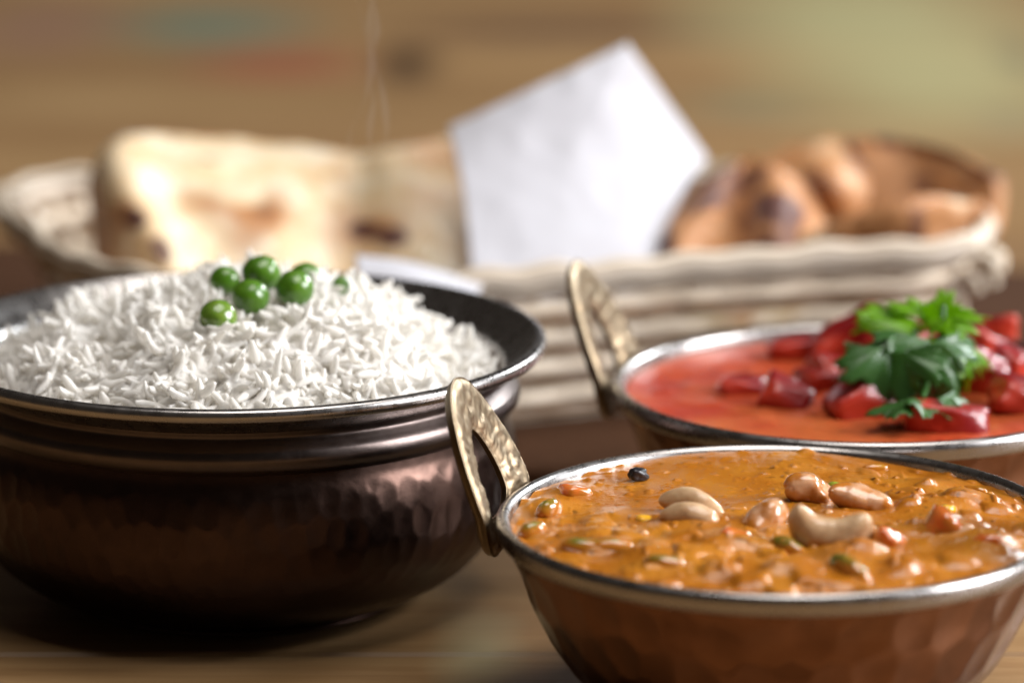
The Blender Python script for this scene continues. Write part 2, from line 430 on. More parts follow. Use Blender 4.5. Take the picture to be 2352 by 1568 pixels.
# ------------------------------------------------------------------ hammered lathe
def hammer(V, zlo, zhi, cols, rowh, depth, seed, elong=1.0):
    """push elongated dimples into a lathed wall"""
    th = np.arctan2(V[:, 1], V[:, 0]); r = np.hypot(V[:, 0], V[:, 1]); z = V[:, 2]
    rng = np.random.default_rng(seed)
    u = th / (2 * np.pi) * cols; vv = z / rowh
    best = np.full(len(V), 9.0); second = np.full(len(V), 9.0)
    cu0 = np.floor(u).astype(int); cv0 = np.floor(vv).astype(int)
    jx = rng.uniform(-.28, .28, (cols, 64)); jy = rng.uniform(-.28, .28, (cols, 64)); dd = rng.uniform(.4, 1, (cols, 64))
    dep = np.zeros(len(V))
    for a in (-1, 0, 1):
        for b in (-1, 0, 1):
            cu = cu0 + a; cv = cv0 + b
            i = cu % cols; j = cv % 64
            du = u - (cu + .5 + jx[i, j] + 0.5 * (cv % 2)); dv = vv - (cv + .5 + jy[i, j])
            d2 = du * du + (dv / elong) ** 2
            upd = d2 < best
            second = np.where(upd, best, np.minimum(second, d2)); best = np.where(upd, d2, best); dep = np.where(upd, dd[i, j], dep)
    m = sstep(zlo, zlo + 0.003, z) * (1 - sstep(zhi - 0.003, zhi, z))
    push = depth * dep * np.clip(1 - best * 2.4, 0, 1) ** 1.3 * m
    f = (r - push) / r
    V = V.copy(); V[:, 0] *= f; V[:, 1] *= f
    return V

# ------------------------------------------------------------------ rice pot (handi)
HX, HY, HZ = -0.0702, 1.076, 0.0655
pot = thing('rice_pot', 'wide dark hammered bronze pot with flared steel rim, full of white rice', 'pot', (HX, HY, 0))
mm = 0.001
def prof(pts, zoff): return [(r * mm, z * mm + zoff) for r, z in pts]
body_p = smooth_profile(prof([(68.8, -17.5), (69.2, -19.5), (70.6, -23), (71.8, -31), (71.3, -39), (68.5, -46), (65.5, -49.5)], HZ), 60)
low_p = smooth_profile(prof([(65.5, -49.5), (60, -55.5), (52, -60.5), (44, -63.0), (42.5, -63.8)], HZ), 16)
foot_p = np.array(prof([(42.5, -63.8), (43.2, -64.5), (43.4, -65.2), (42.6, -65.5), (40.5, -65.4), (40.0, -64.4), (0.01, -64.2)], HZ))
bp = np.concatenate([body_p, low_p[1:]])
V, Fc = lathe(bp, 720)
V = hammer(V, HZ - 0.049, HZ - 0.020, 78, 0.0072, 0.00045, 3, 1.15)
mobj('body', V, Fc, M['bronze'], pot)
V, Fc = lathe(foot_p, 128); mobj('foot', V, Fc, M['bronze'], pot)
rim_p = smooth_profile(prof([(69.6, -6.6), (73.8, -3.6), (76.6, -2.3), (78.2, -2.0), (79.0, -0.6), (78.5, 0.9), (76.9, 1.3), (75.0, 0.2), (71.5, -2.6), (68.3, -5.2), (67.3, -7.2)], HZ), 64)
V, Fc = lathe(rim_p, 256); mobj('rim', V, Fc, M['steel'], pot)
collar_p = smooth_profile(prof([(69.6, -6.6), (69.2, -8.2), (70.2, -9.4), (71.9, -11.2), (72.4, -13.2), (71.4, -15.4), (69.6, -17.0), (68.8, -17.5)], HZ), 40)
V, Fc = lathe(collar_p, 256); mobj('collar', V, Fc, M['dark_steel'], pot)
in_p = smooth_profile(prof([(67.3, -7.2), (68.0, -10), (69.2, -13), (68.2, -18), (69.5, -30), (66, -45), (50, -58), (25, -61), (0.1, -61.5)], HZ), 50)
V, Fc = lathe(in_p, 192); mobj('lining', V, Fc, M['steel_in'], pot)

# ------------------------------------------------------------------ rice
RB = HZ
def rice_h(x, y):
    """rice surface height, local to pot axis"""
    X = 524 + np.asarray(x, float) * 9285
    px = [-250, -100, 0, 60, 145, 200, 250, 300, 345, 450, 560, 640, 700, 780, 850, 900, 960, 1000, 1060, 1110, 1150, 1250]
    py = [850, 820, 790, 735, 672, 700, 688, 645, 628, 618, 625, 632, 636, 642, 645, 672, 730, 765, 798, 832, 850, 860]
    yy = interp(px, py, X)
    crest = CAM[2] - 1.085 * np.tan(PITCH + (yy - 784) / F) - RB - 0.0070
    base = -0.0085
    ry = np.sqrt(np.clip(0.0665 ** 2 - x ** 2, 1e-7, None)); q = np.abs((y - 0.006) / np.where(y > 0.006, ry - 0.006, ry + 0.006))
    h = base + np.maximum(crest - base, 0) * np.clip(1 - q ** 2.1, 0, 1)
    rho = np.hypot(x, y) / 0.0665
    p = np.stack([x, y, 0 * x], -1).reshape(-1, 3)
    nz = ((fbm(p, 62, 2, 11) * 0.0075 + noise(p, 130, 13) * 0.0034)).reshape(np.shape(x))
    h = h + nz * np.clip(1.3 - rho, 0, 1)
    return h + RB
rice = thing('cooked_rice', 'heap of white long grain rice filling the dark hammered pot', 'rice', (HX, HY, 0.0))
nr, nt_ = 130, 420
r_ = np.linspace(0, 0.0668, nr)[:, None]; a_ = np.linspace(0, 2 * np.pi, nt_, endpoint=False)[None, :]
X = r_ * np.cos(a_); Y = r_ * np.sin(a_); Z = rice_h(X, Y) - 0.0006 + (np.abs(noise(np.stack([X, Y, 0 * X], -1).reshape(-1, 3), 330, 77)) * 0.0016).reshape(X.shape)
bed_top = np.stack([X, Y, Z], -1).reshape(-1, 3)
bed_bot = bed_top.copy(); bed_bot[:, 2] -= 0.004
bedV = np.concatenate([bed_top, bed_bot]); kb = nr * nt_
bedF = [tuple(f) for f in grid_faces(nr, nt_, wrap_m=True)] + [tuple(f) for f in grid_faces(nr, nt_, wrap_m=True, off=kb, flip=True)]
bedF += [((nr - 1) * nt_ + a, (nr - 1) * nt_ + a + kb, (nr - 1) * nt_ + (a + 1) % nt_ + kb, (nr - 1) * nt_ + (a + 1) % nt_) for a in range(nt_)]

def grain_geo(L, R, bend, rng, ns=9, sides=7):
    t = np.linspace(-1, 1, ns + 2)
    t = np.sign(t) * (1 - (1 - np.abs(t)) ** 1.7)
    prof_ = np.sqrt(np.clip(1 - np.abs(t) ** 5.0, 0, 1)) * (1 - 0.25 * (t * rng.uniform(-1, 1))) * (1 + 0.07 * rng.normal(size=len(t)))
    prof_[0] = prof_[-1] = 0.45
    x = t * L / 2; z = -bend * (t ** 2) * L; y = 0.05 * L * np.sin(t * 2.3 + rng.uniform(0, 6)) * rng.uniform(0, 1)
    a = np.arange(sides) / sides * 2 * np.pi
    V = np.stack([x[:, None] + 0 * a[None, :], y[:, None] + np.cos(a)[None, :] * (prof_ * R)[:, None], z[:, None] + np.sin(a)[None, :] * (prof_ * R * 0.88)[:, None]], -1).reshape(-1, 3)
    Fc = [tuple(f) for f in grid_faces(len(t), sides, wrap_m=True)] + [tuple(reversed(range(sides))), tuple(range((len(t) - 1) * sides, len(t) * sides))]
    return V, Fc
rg = np.random.default_rng(21)
variants = [grain_geo(rg.uniform(0.0085, 0.0150), rg.uniform(0.00105, 0.00130), rg.choice([0.04, 0.10, 0.16, 0.23, 0.30]), rg) for _ in range(16)]
variants += [grain_geo(rg.uniform(0.0034, 0.0055), rg.uniform(0.0010, 0.0012), 0.03, rg) for _ in range(2)]
gm = [outward(make_mesh('grain', v, f, M['rice'])) for v, f in variants]
variants = [(v, [tuple(p.vertices) for p in m_.polygons]) for (v, f), m_ in zip(variants, gm)]
NG = 4600
cands = []
while len(cands) < NG:
    x, y = rg.uniform(-0.066, 0.066, 2)
    if math.hypot(x, y) < 0.0655: cands.append((x, y))
cands = np.array(cands)
e = 0.001
h0 = rice_h(cands[:, 0], cands[:, 1]); hx = (rice_h(cands[:, 0] + e, cands[:, 1]) - h0) / e; hy = (rice_h(cands[:, 0], cands[:, 1] + e) - h0) / e
clump_az = fbm(np.stack([cands[:, 0], cands[:, 1], 0 * cands[:, 0]], 1), 90, 2, 19) * 9
mats = []
for k in range(NG):
    nrm = Vector((-hx[k], -hy[k], 1)).normalized()
    lay = rg.random()
    if lay < 0.42: off, tilt = rg.uniform(-0.0009, 0.0002), rg.normal(0, 0.20)
    elif lay < 0.89: off, tilt = rg.uniform(0.0, 0.0012), rg.normal(0, 0.28)
    else: off, tilt = rg.uniform(0.0008, 0.0024), rg.normal(0, 0.75)
    az = clump_az[k] + rg.normal(0, 0.55)
    q = nrm.to_track_quat('Z', 'Y').to_matrix().to_4x4()
    vi = int(rg.integers(0, len(variants)))
    for tries in range(6):
        mtx = Matrix.Translation(Vector((cands[k, 0], cands[k, 1], h0[k])) + nrm * off) @ q @ Matrix.Rotation(az, 4, 'Z') @ Matrix.Rotation(tilt, 4, 'Y') @ Matrix.Rotation(rg.uniform(0, 6.28), 4, 'X')
        A = np.array(mtx); e3 = variants[vi][0] @ A[:3, :3].T + A[:3, 3]
        if np.hypot(e3[:, 0], e3[:, 1]).max() < 0.0668 or (e3[:, 2].min() > HZ - 0.004 and np.hypot(e3[:, 0], e3[:, 1]).max() < 0.070): break
        az = math.atan2(cands[k, 1], cands[k, 0]) + math.pi / 2 + rg.normal(0, 0.2); tilt *= 0.3
    else:
        continue
    mats.append((mtx, off, vi, k))
# the 300 grains showing largest (upper layer, camera side, inside the frame)
front = [(-(m_[1] * 900) + cands[m_[3], 1] * 12 + hy[m_[3]] * -1.2 + (5 if not (-0.058 < cands[m_[3], 0] < 0.064) else 0) + (3 if m_[2] >= 16 else 0), k) for k, m_ in enumerate(mats)]
sel = set(k for _, k in sorted(front)[:298])
BV, BF = [bedV], list(bedF); off = len(bedV)
for k, (mtx, o_, vi, _k) in enumerate(mats):
    if k in sel:
        g = link('grain', gm[vi], rice); g.matrix_local = mtx
    else:
        v, f = variants[vi]; A = np.array(mtx)
        BV.append(v @ A[:3, :3].T + A[:3, 3]); BF += [tuple(i + off for i in ff) for ff in f]; off += len(v)
raw = make_mesh('grain_mass', np.concatenate(BV), BF, M['rice'])
raw_o = bpy.data.objects.new('grain_mass', raw); col.objects.link(raw_o)
rm = raw_o.modifiers.new('remesh', 'REMESH'); rm.mode = 'VOXEL'; rm.voxel_size = 0.00036; rm.use_smooth_shade = True
sm = raw_o.modifiers.new('smooth', 'SMOOTH'); sm.factor = 0.5; sm.iterations = 2
dg = bpy.context.evaluated_depsgraph_get()
fused = bpy.data.meshes.new_from_object(raw_o.evaluated_get(dg)); fused.name = 'grain_mass'
bpy.data.objects.remove(raw_o); bpy.data.meshes.remove(raw)
if not fused.materials: fused.materials.append(M['rice'])
fused.polygons.foreach_set("use_smooth", [True] * len(fused.polygons))
print('FUSED', len(fused.polygons))
tag(link('grain_mass', fused, rice), kind='stuff')

# ------------------------------------------------------------------ peas
def pea_mesh(name, r, seed, mat, dent=True):
    n, m_ = 40, 28
    th = np.linspace(0, 2 * np.pi, n, endpoint=False)[:, None]; ph = np.linspace(0.02, np.pi - 0.02, m_)[None, :]
    D = np.stack([np.cos(th) * np.sin(ph), np.sin(th) * np.sin(ph), np.cos(ph) + 0 * th], -1).reshape(-1, 3)
    rad = r * (1 + 0.045 * noise(D, 1.4, seed) + 0.014 * noise(D, 3.6, seed + 3))
    if dent:
        d = np.array([0.80, 0.12, 0.45]); d = d / np.linalg.norm(d)
        side = np.cross(d, [0, 1, 0.3]); side /= np.linalg.norm(side)
        a = D @ d; b = D @ side
        rad = rad - r * 0.09 * np.exp(-(b / 0.13) ** 2) * sstep(0.55, 0.95, a)
    V = D * rad[:, None] * np.array([1, 1, 0.95])
    Fc = [tuple(f) for f in grid_faces(n, m_, wrap_n=True)] + [tuple(range(0, n * m_, m_))[::-1], tuple(range(m_ - 1, n * m_, m_))]
    me = make_mesh(name, V, Fc, mat); fix_normals(me); return me
peas = [
    (600, 628, 1.082, 46, 'pea', True, 'topmost large green pea with a creased skin, crowning the rice heap'),
    (516, 644, 1.079, 36, 'pea', False, 'dark green pea half hidden at the left back of the pea cluster'),
    (575, 682, 1.066, 45, 'pea', False, 'glossy round green pea at the front middle of the pea cluster'),
    (702, 640, 1.090, 41, 'pea', False, 'green pea at the right back, partly behind another pea'),
    (677, 663, 1.072, 46, 'pea', False, 'glossy green pea on the right of the cluster, resting on rice'),
    (783, 655, 1.086, 22, 'pea', False, 'small green pea top poking out of the rice, far right of the cluster'),
    (500, 730, 1.051, 45, 'pale_pea', False, 'yellowish green pea half buried under rice grains, lowest of the cluster'),
]
for i, (px, py, Y, rpx, mt, dent, lab) in enumerate(peas):
    p = at(px, py, Y); r = rpx / F * Y
    o = link('green_pea', pea_mesh('green_pea', r, 40 + i, M[mt], dent), None, tuple(p), (0, 0, [0, 1.4, 2.3, 0.5, 3.9, 5, 1][i]))
    tag(o, lab, 'pea', 'green peas on top of the rice')

# ------------------------------------------------------------------ karahi bowls
def handle_loops(n):
    """outer and inner outline of the flat handle in (s, t) mm"""
    out_t = [-12, -9.5, -5, 0, 6, 13, 20, 26, 29.5, 31]; out_w = [8.0, 13, 17.0, 18.8, 18.6, 16.8, 13.6, 9.6, 5.6, 0.0]
    right = [(w, t) for w, t in zip(out_w, out_t)]
    outer = [(0, -12.4)] + right[:-1] + [(0.0, 31)] + [(-w, t) for w, t in right[:-1][::-1]]
    inn_t = [-3, 0, 4, 8.5, 13, 16]; inn_w = [6.8, 8.8, 8.8, 7.6, 5.4, 3.0]
    inner = [(0, -4.2)] + list(zip(inn_w, inn_t)) + [(0.0, 17.8)] + [(-w, t) for w, t in list(zip(inn_w, inn_t))[::-1]]
    def resample(P, n):
        P = np.array(P + [P[0]], float)
        d = np.r_[0, np.cumsum(np.linalg.norm(np.diff(P, axis=0), axis=1))]
        s = np.linspace(0, d[-1], n, endpoint=False)
        ext = np.concatenate([P[-3:-1], P, P[1:3]]); dd = np.r_[0, np.cumsum(np.linalg.norm(np.diff(ext, axis=0), axis=1))]; dd -= dd[2]
        return np.stack([interp(dd, ext[:, 0], s), interp(dd, ext[:, 1], s)], 1)
    # match by angle-ish: resample both by the same parameter anchored at the bottom centre
    return resample(outer, n), resample(inner, n)

def handle_geo(R, seed):
    n, m_ = 200, 16
    O, I = handle_loops(n); O = O * np.array([1.06, 1.0])
    k = np.linspace(0, 1, m_)[None, :, None]
    G = I[:, None, :] * (1 - k) + O[:, None, :] * k
    s, t = G[..., 0], G[..., 1]
    kk = np.linspace(0, 1, m_)[None, :] + 0 * s
    edge = np.minimum(kk, 1 - kk)
    rnd = np.sqrt(np.clip(1 - (1 - np.clip(edge / 0.28, 0, 1)) ** 2, 0, 1))
    P3 = np.stack([s, t, 0 * s], -1).reshape(-1, 3)
    mott = (np.maximum(noise(P3, 0.55, seed), -0.1) * 0.55 + noise(P3, 1.3, seed + 2) * 0.22).reshape(s.shape) * rnd
    groove = -0.45 * np.exp(-((kk - 0.5) / 0.10) ** 2) * sstep(2, 8, t)
    th_in = 1.3 * rnd + mott + groove * 0.6 - 0.5; th_out = 2.5 * rnd
    def place(s, t, wv):
        t = np.where(t > 0, t * 0.91, t)
        lean = np.where(t > 0, 3.0 + 0.34 * t, 3.0 + 0.16 * t)          # radial offset from the rim line
        bl = np.clip(1 - t / 60, 0.4, 1)
        rad = R + lean - s * s / (2 * 66) * bl + wv
        return np.stack([rad, s, t - wv * 0.3 + 48.0], -1)
    A = place(s, t, -th_in).reshape(-1, 3); B = place(s, t, th_out).reshape(-1, 3)
    V = np.concatenate([A, B]) * mm; kN = n * m_
    Fc = [tuple(f) for f in grid_faces(n, m_, wrap_n=True)] + [tuple(f) for f in grid_faces(n, m_, wrap_n=True, off=kN, flip=True)]
    for j in (0, m_ - 1):
        for i in range(n):
            a = i * m_ + j; b = ((i + 1) % n) * m_ + j; Fc.append((a, b, b + kN, a + kN))
    me = make_mesh('handle', V, Fc, M['brass']); fix_normals(me); return me

BZ = 0.048
wall_p = smooth_profile([(63.6*mm, BZ - 2.4*mm), (62.8*mm, BZ - 6*mm), (60.6*mm, BZ - 12*mm), (56.2*mm, BZ - 23*mm), (50.2*mm, BZ - 33*mm), (42*mm, BZ - 40.5*mm), (33*mm, BZ - 44*mm)], 90)
rimb_p = smooth_profile([(63.0*mm, BZ - 4.6*mm), (64.6*mm, BZ - 4.4*mm), (65.5*mm, BZ - 3.0*mm), (65.7*mm, BZ - 0.9*mm), (65.0*mm, BZ + 0.3*mm), (64.0*mm, BZ + 0.6*mm), (62.9*mm, BZ - 0.1*mm), (62.2*mm, BZ - 2.0*mm)], 40)
inb_p = smooth_profile([(62.2*mm, BZ - 2.0*mm), (61.6*mm, BZ - 6*mm), (59.2*mm, BZ - 12*mm), (54.5*mm, BZ - 23*mm), (48*mm, BZ - 33*mm), (36*mm, BZ - 40.5*mm), (0.1*mm, BZ - 43*mm)], 40)
footb_p = np.array([(33.5*mm, BZ - 43.6*mm), (34.2*mm, BZ - 45*mm), (34.6*mm, 0.4*mm), (34*mm, 0.0), (32*mm, 0.0), (31.5*mm, 3*mm), (0.1*mm, 3.2*mm)])
V, Fc = lathe(wall_p, 640); V = hammer(V, BZ - 0.042, BZ - 0.004, 36, 0.0105, 0.0009, 9, 1.1)
wall_me = make_mesh('body', V, Fc, M['copper'])
V, Fc = lathe(rimb_p, 256); rimb_me = make_mesh('rim', V, Fc, M['steel'])
V, Fc = lathe(inb_p, 192); inb_me = make_mesh('lining', V, Fc, M['steel_in'])
V, Fc = lathe(footb_p, 96); footb_me = make_mesh('foot', V, Fc, M['copper'])
handle_me = handle_geo(65.2, 5)
def karahi(loc, label, rotz):
    b = thing('karahi_bowl', label, 'bowl', loc, 'hammered copper bowls with brass handles', (0, 0, rotz))
    link('body', wall_me, b); link('rim', rimb_me, b); link('lining', inb_me, b); link('foot', footb_me, b)
    for a in (math.pi, 0): link('handle', handle_me, b, rot=(0, 0, a))
    return b
OX, OY = 0.0619, 0.9714
RX, RY = 0.0917, 1.1018
karahi((OX, OY, 0), 'hammered copper bowl nearest the camera, holding orange curry with cashews', math.radians(-15))
karahi((RX, RY, 0.0), 'hammered copper bowl further back, holding red curry topped with coriander', math.radians(-15))

# ------------------------------------------------------------------ orange curry
def disc(R, nr, nt_):
    r = (np.linspace(0, 1, nr) ** 0.8)[:, None] * R; a = np.linspace(0, 2 * np.pi, nt_, endpoint=False)[None, :]
    return (r * np.cos(a)).ravel(), (r * np.sin(a)).ravel(), grid_faces(nr, nt_, wrap_m=True)
def curry_surface(name, R, level, nr, nt_, hfun, cfun, mat, loc, label):
    x, y, Fc = disc(R, nr, nt_)
    z = level + hfun(x, y)
    return tag(mobj(name, np.stack([x, y, z], -1), Fc, mat, loc=loc, attrs={'pigment': cfun(x, y, z)}), label, 'curry')
def lerp3(a, b, t): return np.array(a)[None, :] * (1 - t[:, None]) + np.array(b)[None, :] * t[:, None]
LUMPS_O = []
def satur(x):
    x = np.maximum(x, 0) ** 2
    return x / (x + 0.06)
def orange_h(x, y):
    p = np.stack([x, y, 0 * x], -1); rho = np.hypot(x, y) / 0.0625
    near = np.maximum(sstep(0.025, -0.02, y), sstep(0.005, 0.04, x))          # chunkier towards the camera side
    h = fbm(p, 55, 3, 31) * 0.0010 + fbm(p, 130, 2, 37) * (0.00015 + 0.0009 * near)
    h = h + np.maximum(noise(p, 420, 41) - 0.40, 0) * (0.0012 + 0.0006 * near) + satur(noise(p, 150, 45) - 0.05) * 0.0017 * near + np.maximum(noise(p, 900, 43) - 0.3, 0) * 0.0004
    h = h * sstep(1.0, 0.93, rho) + np.maximum(noise(p, 260, 63), 0) * 0.0016 * sstep(0.955, 1.0, rho) + 0.0011 * (1 - rho ** 2) + 0.0016 * sstep(0.03, 0.06, y) * sstep(0.05, 0.01, np.abs(x + 0.005))
    for (lx, ly, lr, lh) in LUMPS_O:
        h = h + lh * np.exp(-((x - lx) ** 2 + (y - ly) ** 2) / lr ** 2)
    return h
def orange_c(x, y, z):
    p = np.stack([x, y, 0 * x], -1)
    c = lerp3((0.36, 0.115, 0.005), (0.44, 0.165, 0.012), sstep(-0.3, 0.4, fbm(p, 110, 4, 51)))
    c = c * (1 - sstep(0.55, 0.75, noise(p, 600, 57))[:, None] * 0.55)
    t = sstep(0.25, 0.5, fbm(p, 60, 3, 59))[:, None]
    return c * (1 - t * 0.5) + np.array([0.52, 0.21, 0.03]) * t * 0.5
OL = BZ - 0.0020
def oc(px, py, dz=0.0):
    p = on_z(px, py, OL + dz); return p[0] - OX, p[1] - OY
for (px, py, r, h) in ((1310, 1135, .006, .0022), (1250, 1165, .005, .002), (1370, 1245, .008, .0025), (1600, 1215, .009, .0025), (1500, 1290, .008, .0025), (1960, 1290, .009, .003),
                       (2050, 1255, .008, .003), (2190, 1235, .010, .004), (2270, 1265, .008, .003), (1800, 1320, .007, .0025), (2120, 1180, .008, .002), (2200, 1160, .008, .002), (2090, 1310, .006, .002), (1900, 1215, .012, .002), (1700, 1260, .007, .003), (2130, 1120, .007, .0015), (1420, 1190, .006, .001), (1640, 1310, .006, .002)):
    x, y = oc(px, py); LUMPS_O.append((x, y, r, h))
curry_surface('orange_curry', 0.0622, OL, 330, 620, orange_h, orange_c, M['orange_curry'], (OX, OY, 0), 'thick orange curry sauce filling the nearest copper bowl')

def arc_tube(L, R, bend, nseg=18, sides=14, bulge=0.0, seed=0, flat=0.85):
    """curved nut/bean shape centred at the origin, arc in the XZ plane opening upward if bend > 0"""
    t = np.linspace(-1, 1, nseg); t = np.sin(t * np.pi / 2)
    ang = t * bend
    rad = L / 2 / max(bend, 1e-3)
    x = rad * np.sin(ang); z = rad * (1 - np.cos(ang))
    z = z - z.mean()
    pr = np.sqrt(np.clip(1 - np.abs(t) ** 2.1, 0.0, 1)) * (1 + bulge * t)
    pr[0] = pr[-1] = 0.08
    tx = np.cos(ang); tz = np.sin(ang)
    a = np.arange(sides) / sides * 2 * np.pi
    V = np.zeros((nseg, sides, 3))
    rr_ = (pr * R)[:, None] * (1 - 0.16 * np.exp(-((np.abs(((a - 4.3 + np.pi) % (2 * np.pi)) - np.pi)) / 0.22) ** 2))[None, :] * np.ones((nseg, 1))
    V[..., 0] = x[:, None] - tz[:, None] * np.sin(a)[None] * rr_
    V[..., 2] = z[:, None] + tx[:, None] * np.sin(a)[None] * rr_
    V[..., 1] = np.cos(a)[None] * rr_ * flat
    V = V.reshape(-1, 3)
    V = V + (V / (np.linalg.norm(V, axis=1)[:, None] + 1e-6)) * (noise(V, 220, seed) * R * 0.16 + noise(V, 600, seed + 5) * R * 0.04)[:, None]
    Fc = [tuple(f) for f in grid_faces(nseg, sides, wrap_m=True)] + [tuple(reversed(range(sides))), tuple(range((nseg - 1) * sides, nseg * sides))]
    return V, Fc
def arc_obj(name, px, py, z, L, R, bend, rot, mat, label, cat, group, seed=0, bulge=0.0, flat=0.85):
    V, Fc = arc_tube(L, R, bend, seed=seed, bulge=bulge, flat=flat, nseg=30, sides=36)
    p = on_z(px, py, z)
    if name == 'bean_piece': p[2] -= 0.0009
    from mathutils import Euler
    Wz = V @ np.array(Euler([math.radians(a) for a in rot]).to_matrix()).T[:, 2] + p[2]
    sauced = sstep(OL + 0.0040, OL + 0.0012, Wz + noise(V, 300, seed + 3) * 0.0014)
    me = make_mesh(name, V, Fc, mat, {'sauced': sauced}); fix_normals(me)
    return tag(link(name, me, None, tuple(p), tuple(math.radians(a) for a in rot)), label, cat, group)
R_ = math.radians
Gc = 'cashew nuts on the orange curry'
cz = OL + 0.0023
arc_obj('cashew_nut', 1905, 1200, cz + 0.0045, 0.0230, 0.0050, 1.6, (2, 6, -10), M['cashew'], 'large pale cashew in front, curved tips pointing up, middle of the cashew group', 'cashew', Gc, 1, 0.12)
arc_obj('cashew_nut', 1765, 1195, cz, 0.0135, 0.0050, 0.8, (60, -30, 50), M['cashew_coated'], 'sauce coated cashew just left of the large pale upturned cashew', 'cashew', Gc, 2)
arc_obj('cashew_nut', 1862, 1128, cz + 0.001, 0.0115, 0.0046, 0.7, (80, 20, 20), M['cashew_coated'], 'small round cashew at the back, above the large upturned one', 'cashew', Gc, 3)
arc_obj('cashew_nut', 1975, 1148, cz + 0.001, 0.0165, 0.0042, 0.9, (70, 15, -10), M['cashew_coated'], 'cashew at the back right with a bright shiny rounded end', 'cashew', Gc, 4, 0.25)
arc_obj('cashew_nut', 1590, 1168, cz, 0.0180, 0.0034, 0.55, (160, 12, -28), M['cashew'], 'upper half of the split cashew lying apart on the left', 'cashew', Gc, 5)
arc_obj('cashew_nut', 1590, 1198, cz - 0.0006, 0.0160, 0.0036, 0.45, (150, 8, -20), M['cashew'], 'lower half of the split cashew lying apart on the left', 'cashew', Gc, 6)

Gg = 'green bean pieces in the orange curry'
def bean(px, py, z, L, R, bend, rot, label, mat='bean', seed=0): arc_obj('bean_piece', px, py, OL + z, L, R, bend, rot, M[mat], label, 'bean', Gg, seed)
bean(1262, 1162, .0022, .0085, .0030, .2, (0, 10, 60), 'dark green bean chunk near the left handle of the orange curry bowl', seed=11)
bean(1225, 1213, .0018, .0080, .0028, .2, (0, 0, 30), 'dark green bean chunk against the left front rim of the orange curry bowl', seed=12)
bean(1372, 1248, .0022, .0170, .0030, .35, (0, 0, -8), 'long dark green bean lying near the left front rim', seed=13)
bean(2010, 1068, .0012, .0066, .0014, .3, (0, 0, 5), 'thin bright green bean slice near the back rim', 'bean_fresh', 14)
bean(1922, 1112, .0030, .0050, .0016, .3, (0, 12, -25), 'yellow green bean piece peeking between the two back cashews', 'bean_fresh', 15)
bean(1812, 1250, .0025, .0100, .0030, .5, (20, 10, -35), 'green bean piece below the gap between two cashews', seed=16)
bean(1955, 1300, .0030, .0130, .0036, .5, (0, 16, -52), 'large wet green bean piece close to the front rim', seed=17)
bean(1870, 1305, .0016, .0090, .0028, .4, (0, 0, 25), 'green bean piece just left of the large wet one at the front rim', seed=18)
bean(1525, 1290, .0020, .0110, .0030, .4, (0, 0, -20), 'brownish green bean under sauce, front left of the bowl', seed=19)
bean(2238, 1120, .0012, .0070, .0018, .4, (0, 0, -30), 'thin green strip in the sauce at the right back of the bowl', seed=20)

def chunk_mesh(name, sx, sy, sz, seed, mat, sub=3, k=3.2, rough=0.10, pigment=None):
    bm = bmesh.new(); bmesh.ops.create_icosphere(bm, subdivisions=sub + 1, radius=1)
    V = np.array([v.co[:] for v in bm.verts]); Fc = [[v.index for v in f.verts] for f in bm.faces]; bm.free()
    rg2 = np.random.default_rng(seed)
    # random facets: rounded polytope
    Nn = rg2.normal(size=(9, 3)); Nn /= np.linalg.norm(Nn, axis=1)[:, None]
    Nn = np.concatenate([Nn, [[1, 0, 0], [-1, 0, 0], [0, 1, 0], [0, -1, 0], [0, 0, 1], [0, 0, -1]]])
    dst = np.r_[rg2.uniform(0.80, 1.05, 9), np.full(6, 0.85)]
    q = np.clip(V @ Nn.T, 0, None) / dst
    r = 1 / (q ** (k * 4)).sum(1) ** (1 / (k * 4))
    r = r * (1 + rough * noise(V, 1.8, seed) + rough * 0.35 * noise(V, 5, seed + 1))
    V = V * r[:, None] * np.array([sx, sy, sz])
    return make_mesh(name, V, Fc, mat, {'pigment': pigment(V)} if pigment else None)
Gk = 'carrot cubes in the orange curry'
def carrot(px, py, z, s, rot, label, mat='carrot', seed=0):
    me = chunk_mesh('carrot_cube', s * mm, s * .8 * mm, s * .75 * mm, seed, M[mat], 2, 2.4)
    tag(link('carrot_cube', me, None, tuple(on_z(px, py, OL + (z - 1.3) * mm)), rot), label, 'carrot', Gk)
carrot(1690, 1250, 2.0, 5.6, (0.3, 0.1, 0.6), 'red orange carrot cube just below the split cashew', seed=61)
carrot(2042, 1250, 3.0, 5.0, (0.5, 0.3, 1.0), 'carrot cube right of the large upturned cashew, white shine on top', seed=62)
carrot(2180, 1228, 3.0, 7.0, (0.2, 0.7, 0.3), 'largest orange carrot cube, right side of the bowl', 'carrot', 63)
carrot(2262, 1262, 2.0, 5.5, (0.1, 0.3, 1.4), 'carrot cube at the right front rim beside the largest one', 'carrot', 64)
carrot(1318, 1140, 1.4, 4.6, (0.1, 0.2, 0.4), 'sauce covered carrot lump at the left, behind the dark bean chunk', 'carrot', 65)
carrot(1480, 1200, 1.6, 2.6, (0.1, 0.2, 0.4), 'small yellow vegetable piece left of the split cashew', 'corn', 66)
carrot(2175, 1180, 2.2, 3.4, (0.1, 0.2, 0.9), 'small yellow orange piece above the largest carrot cube', 'corn', 67)
me = chunk_mesh('black_seed', 2.8 * mm, 1.9 * mm, 1.7 * mm, 71, M['seed'], 2, 3.5, 0.22)
tag(link('black_seed', me, None, tuple(on_z(1466, 1089, OL + 0.0022)), (0.1, 0.1, 0.4)), 'small black cardamom fleck on the smooth back left of the orange curry', 'spice')

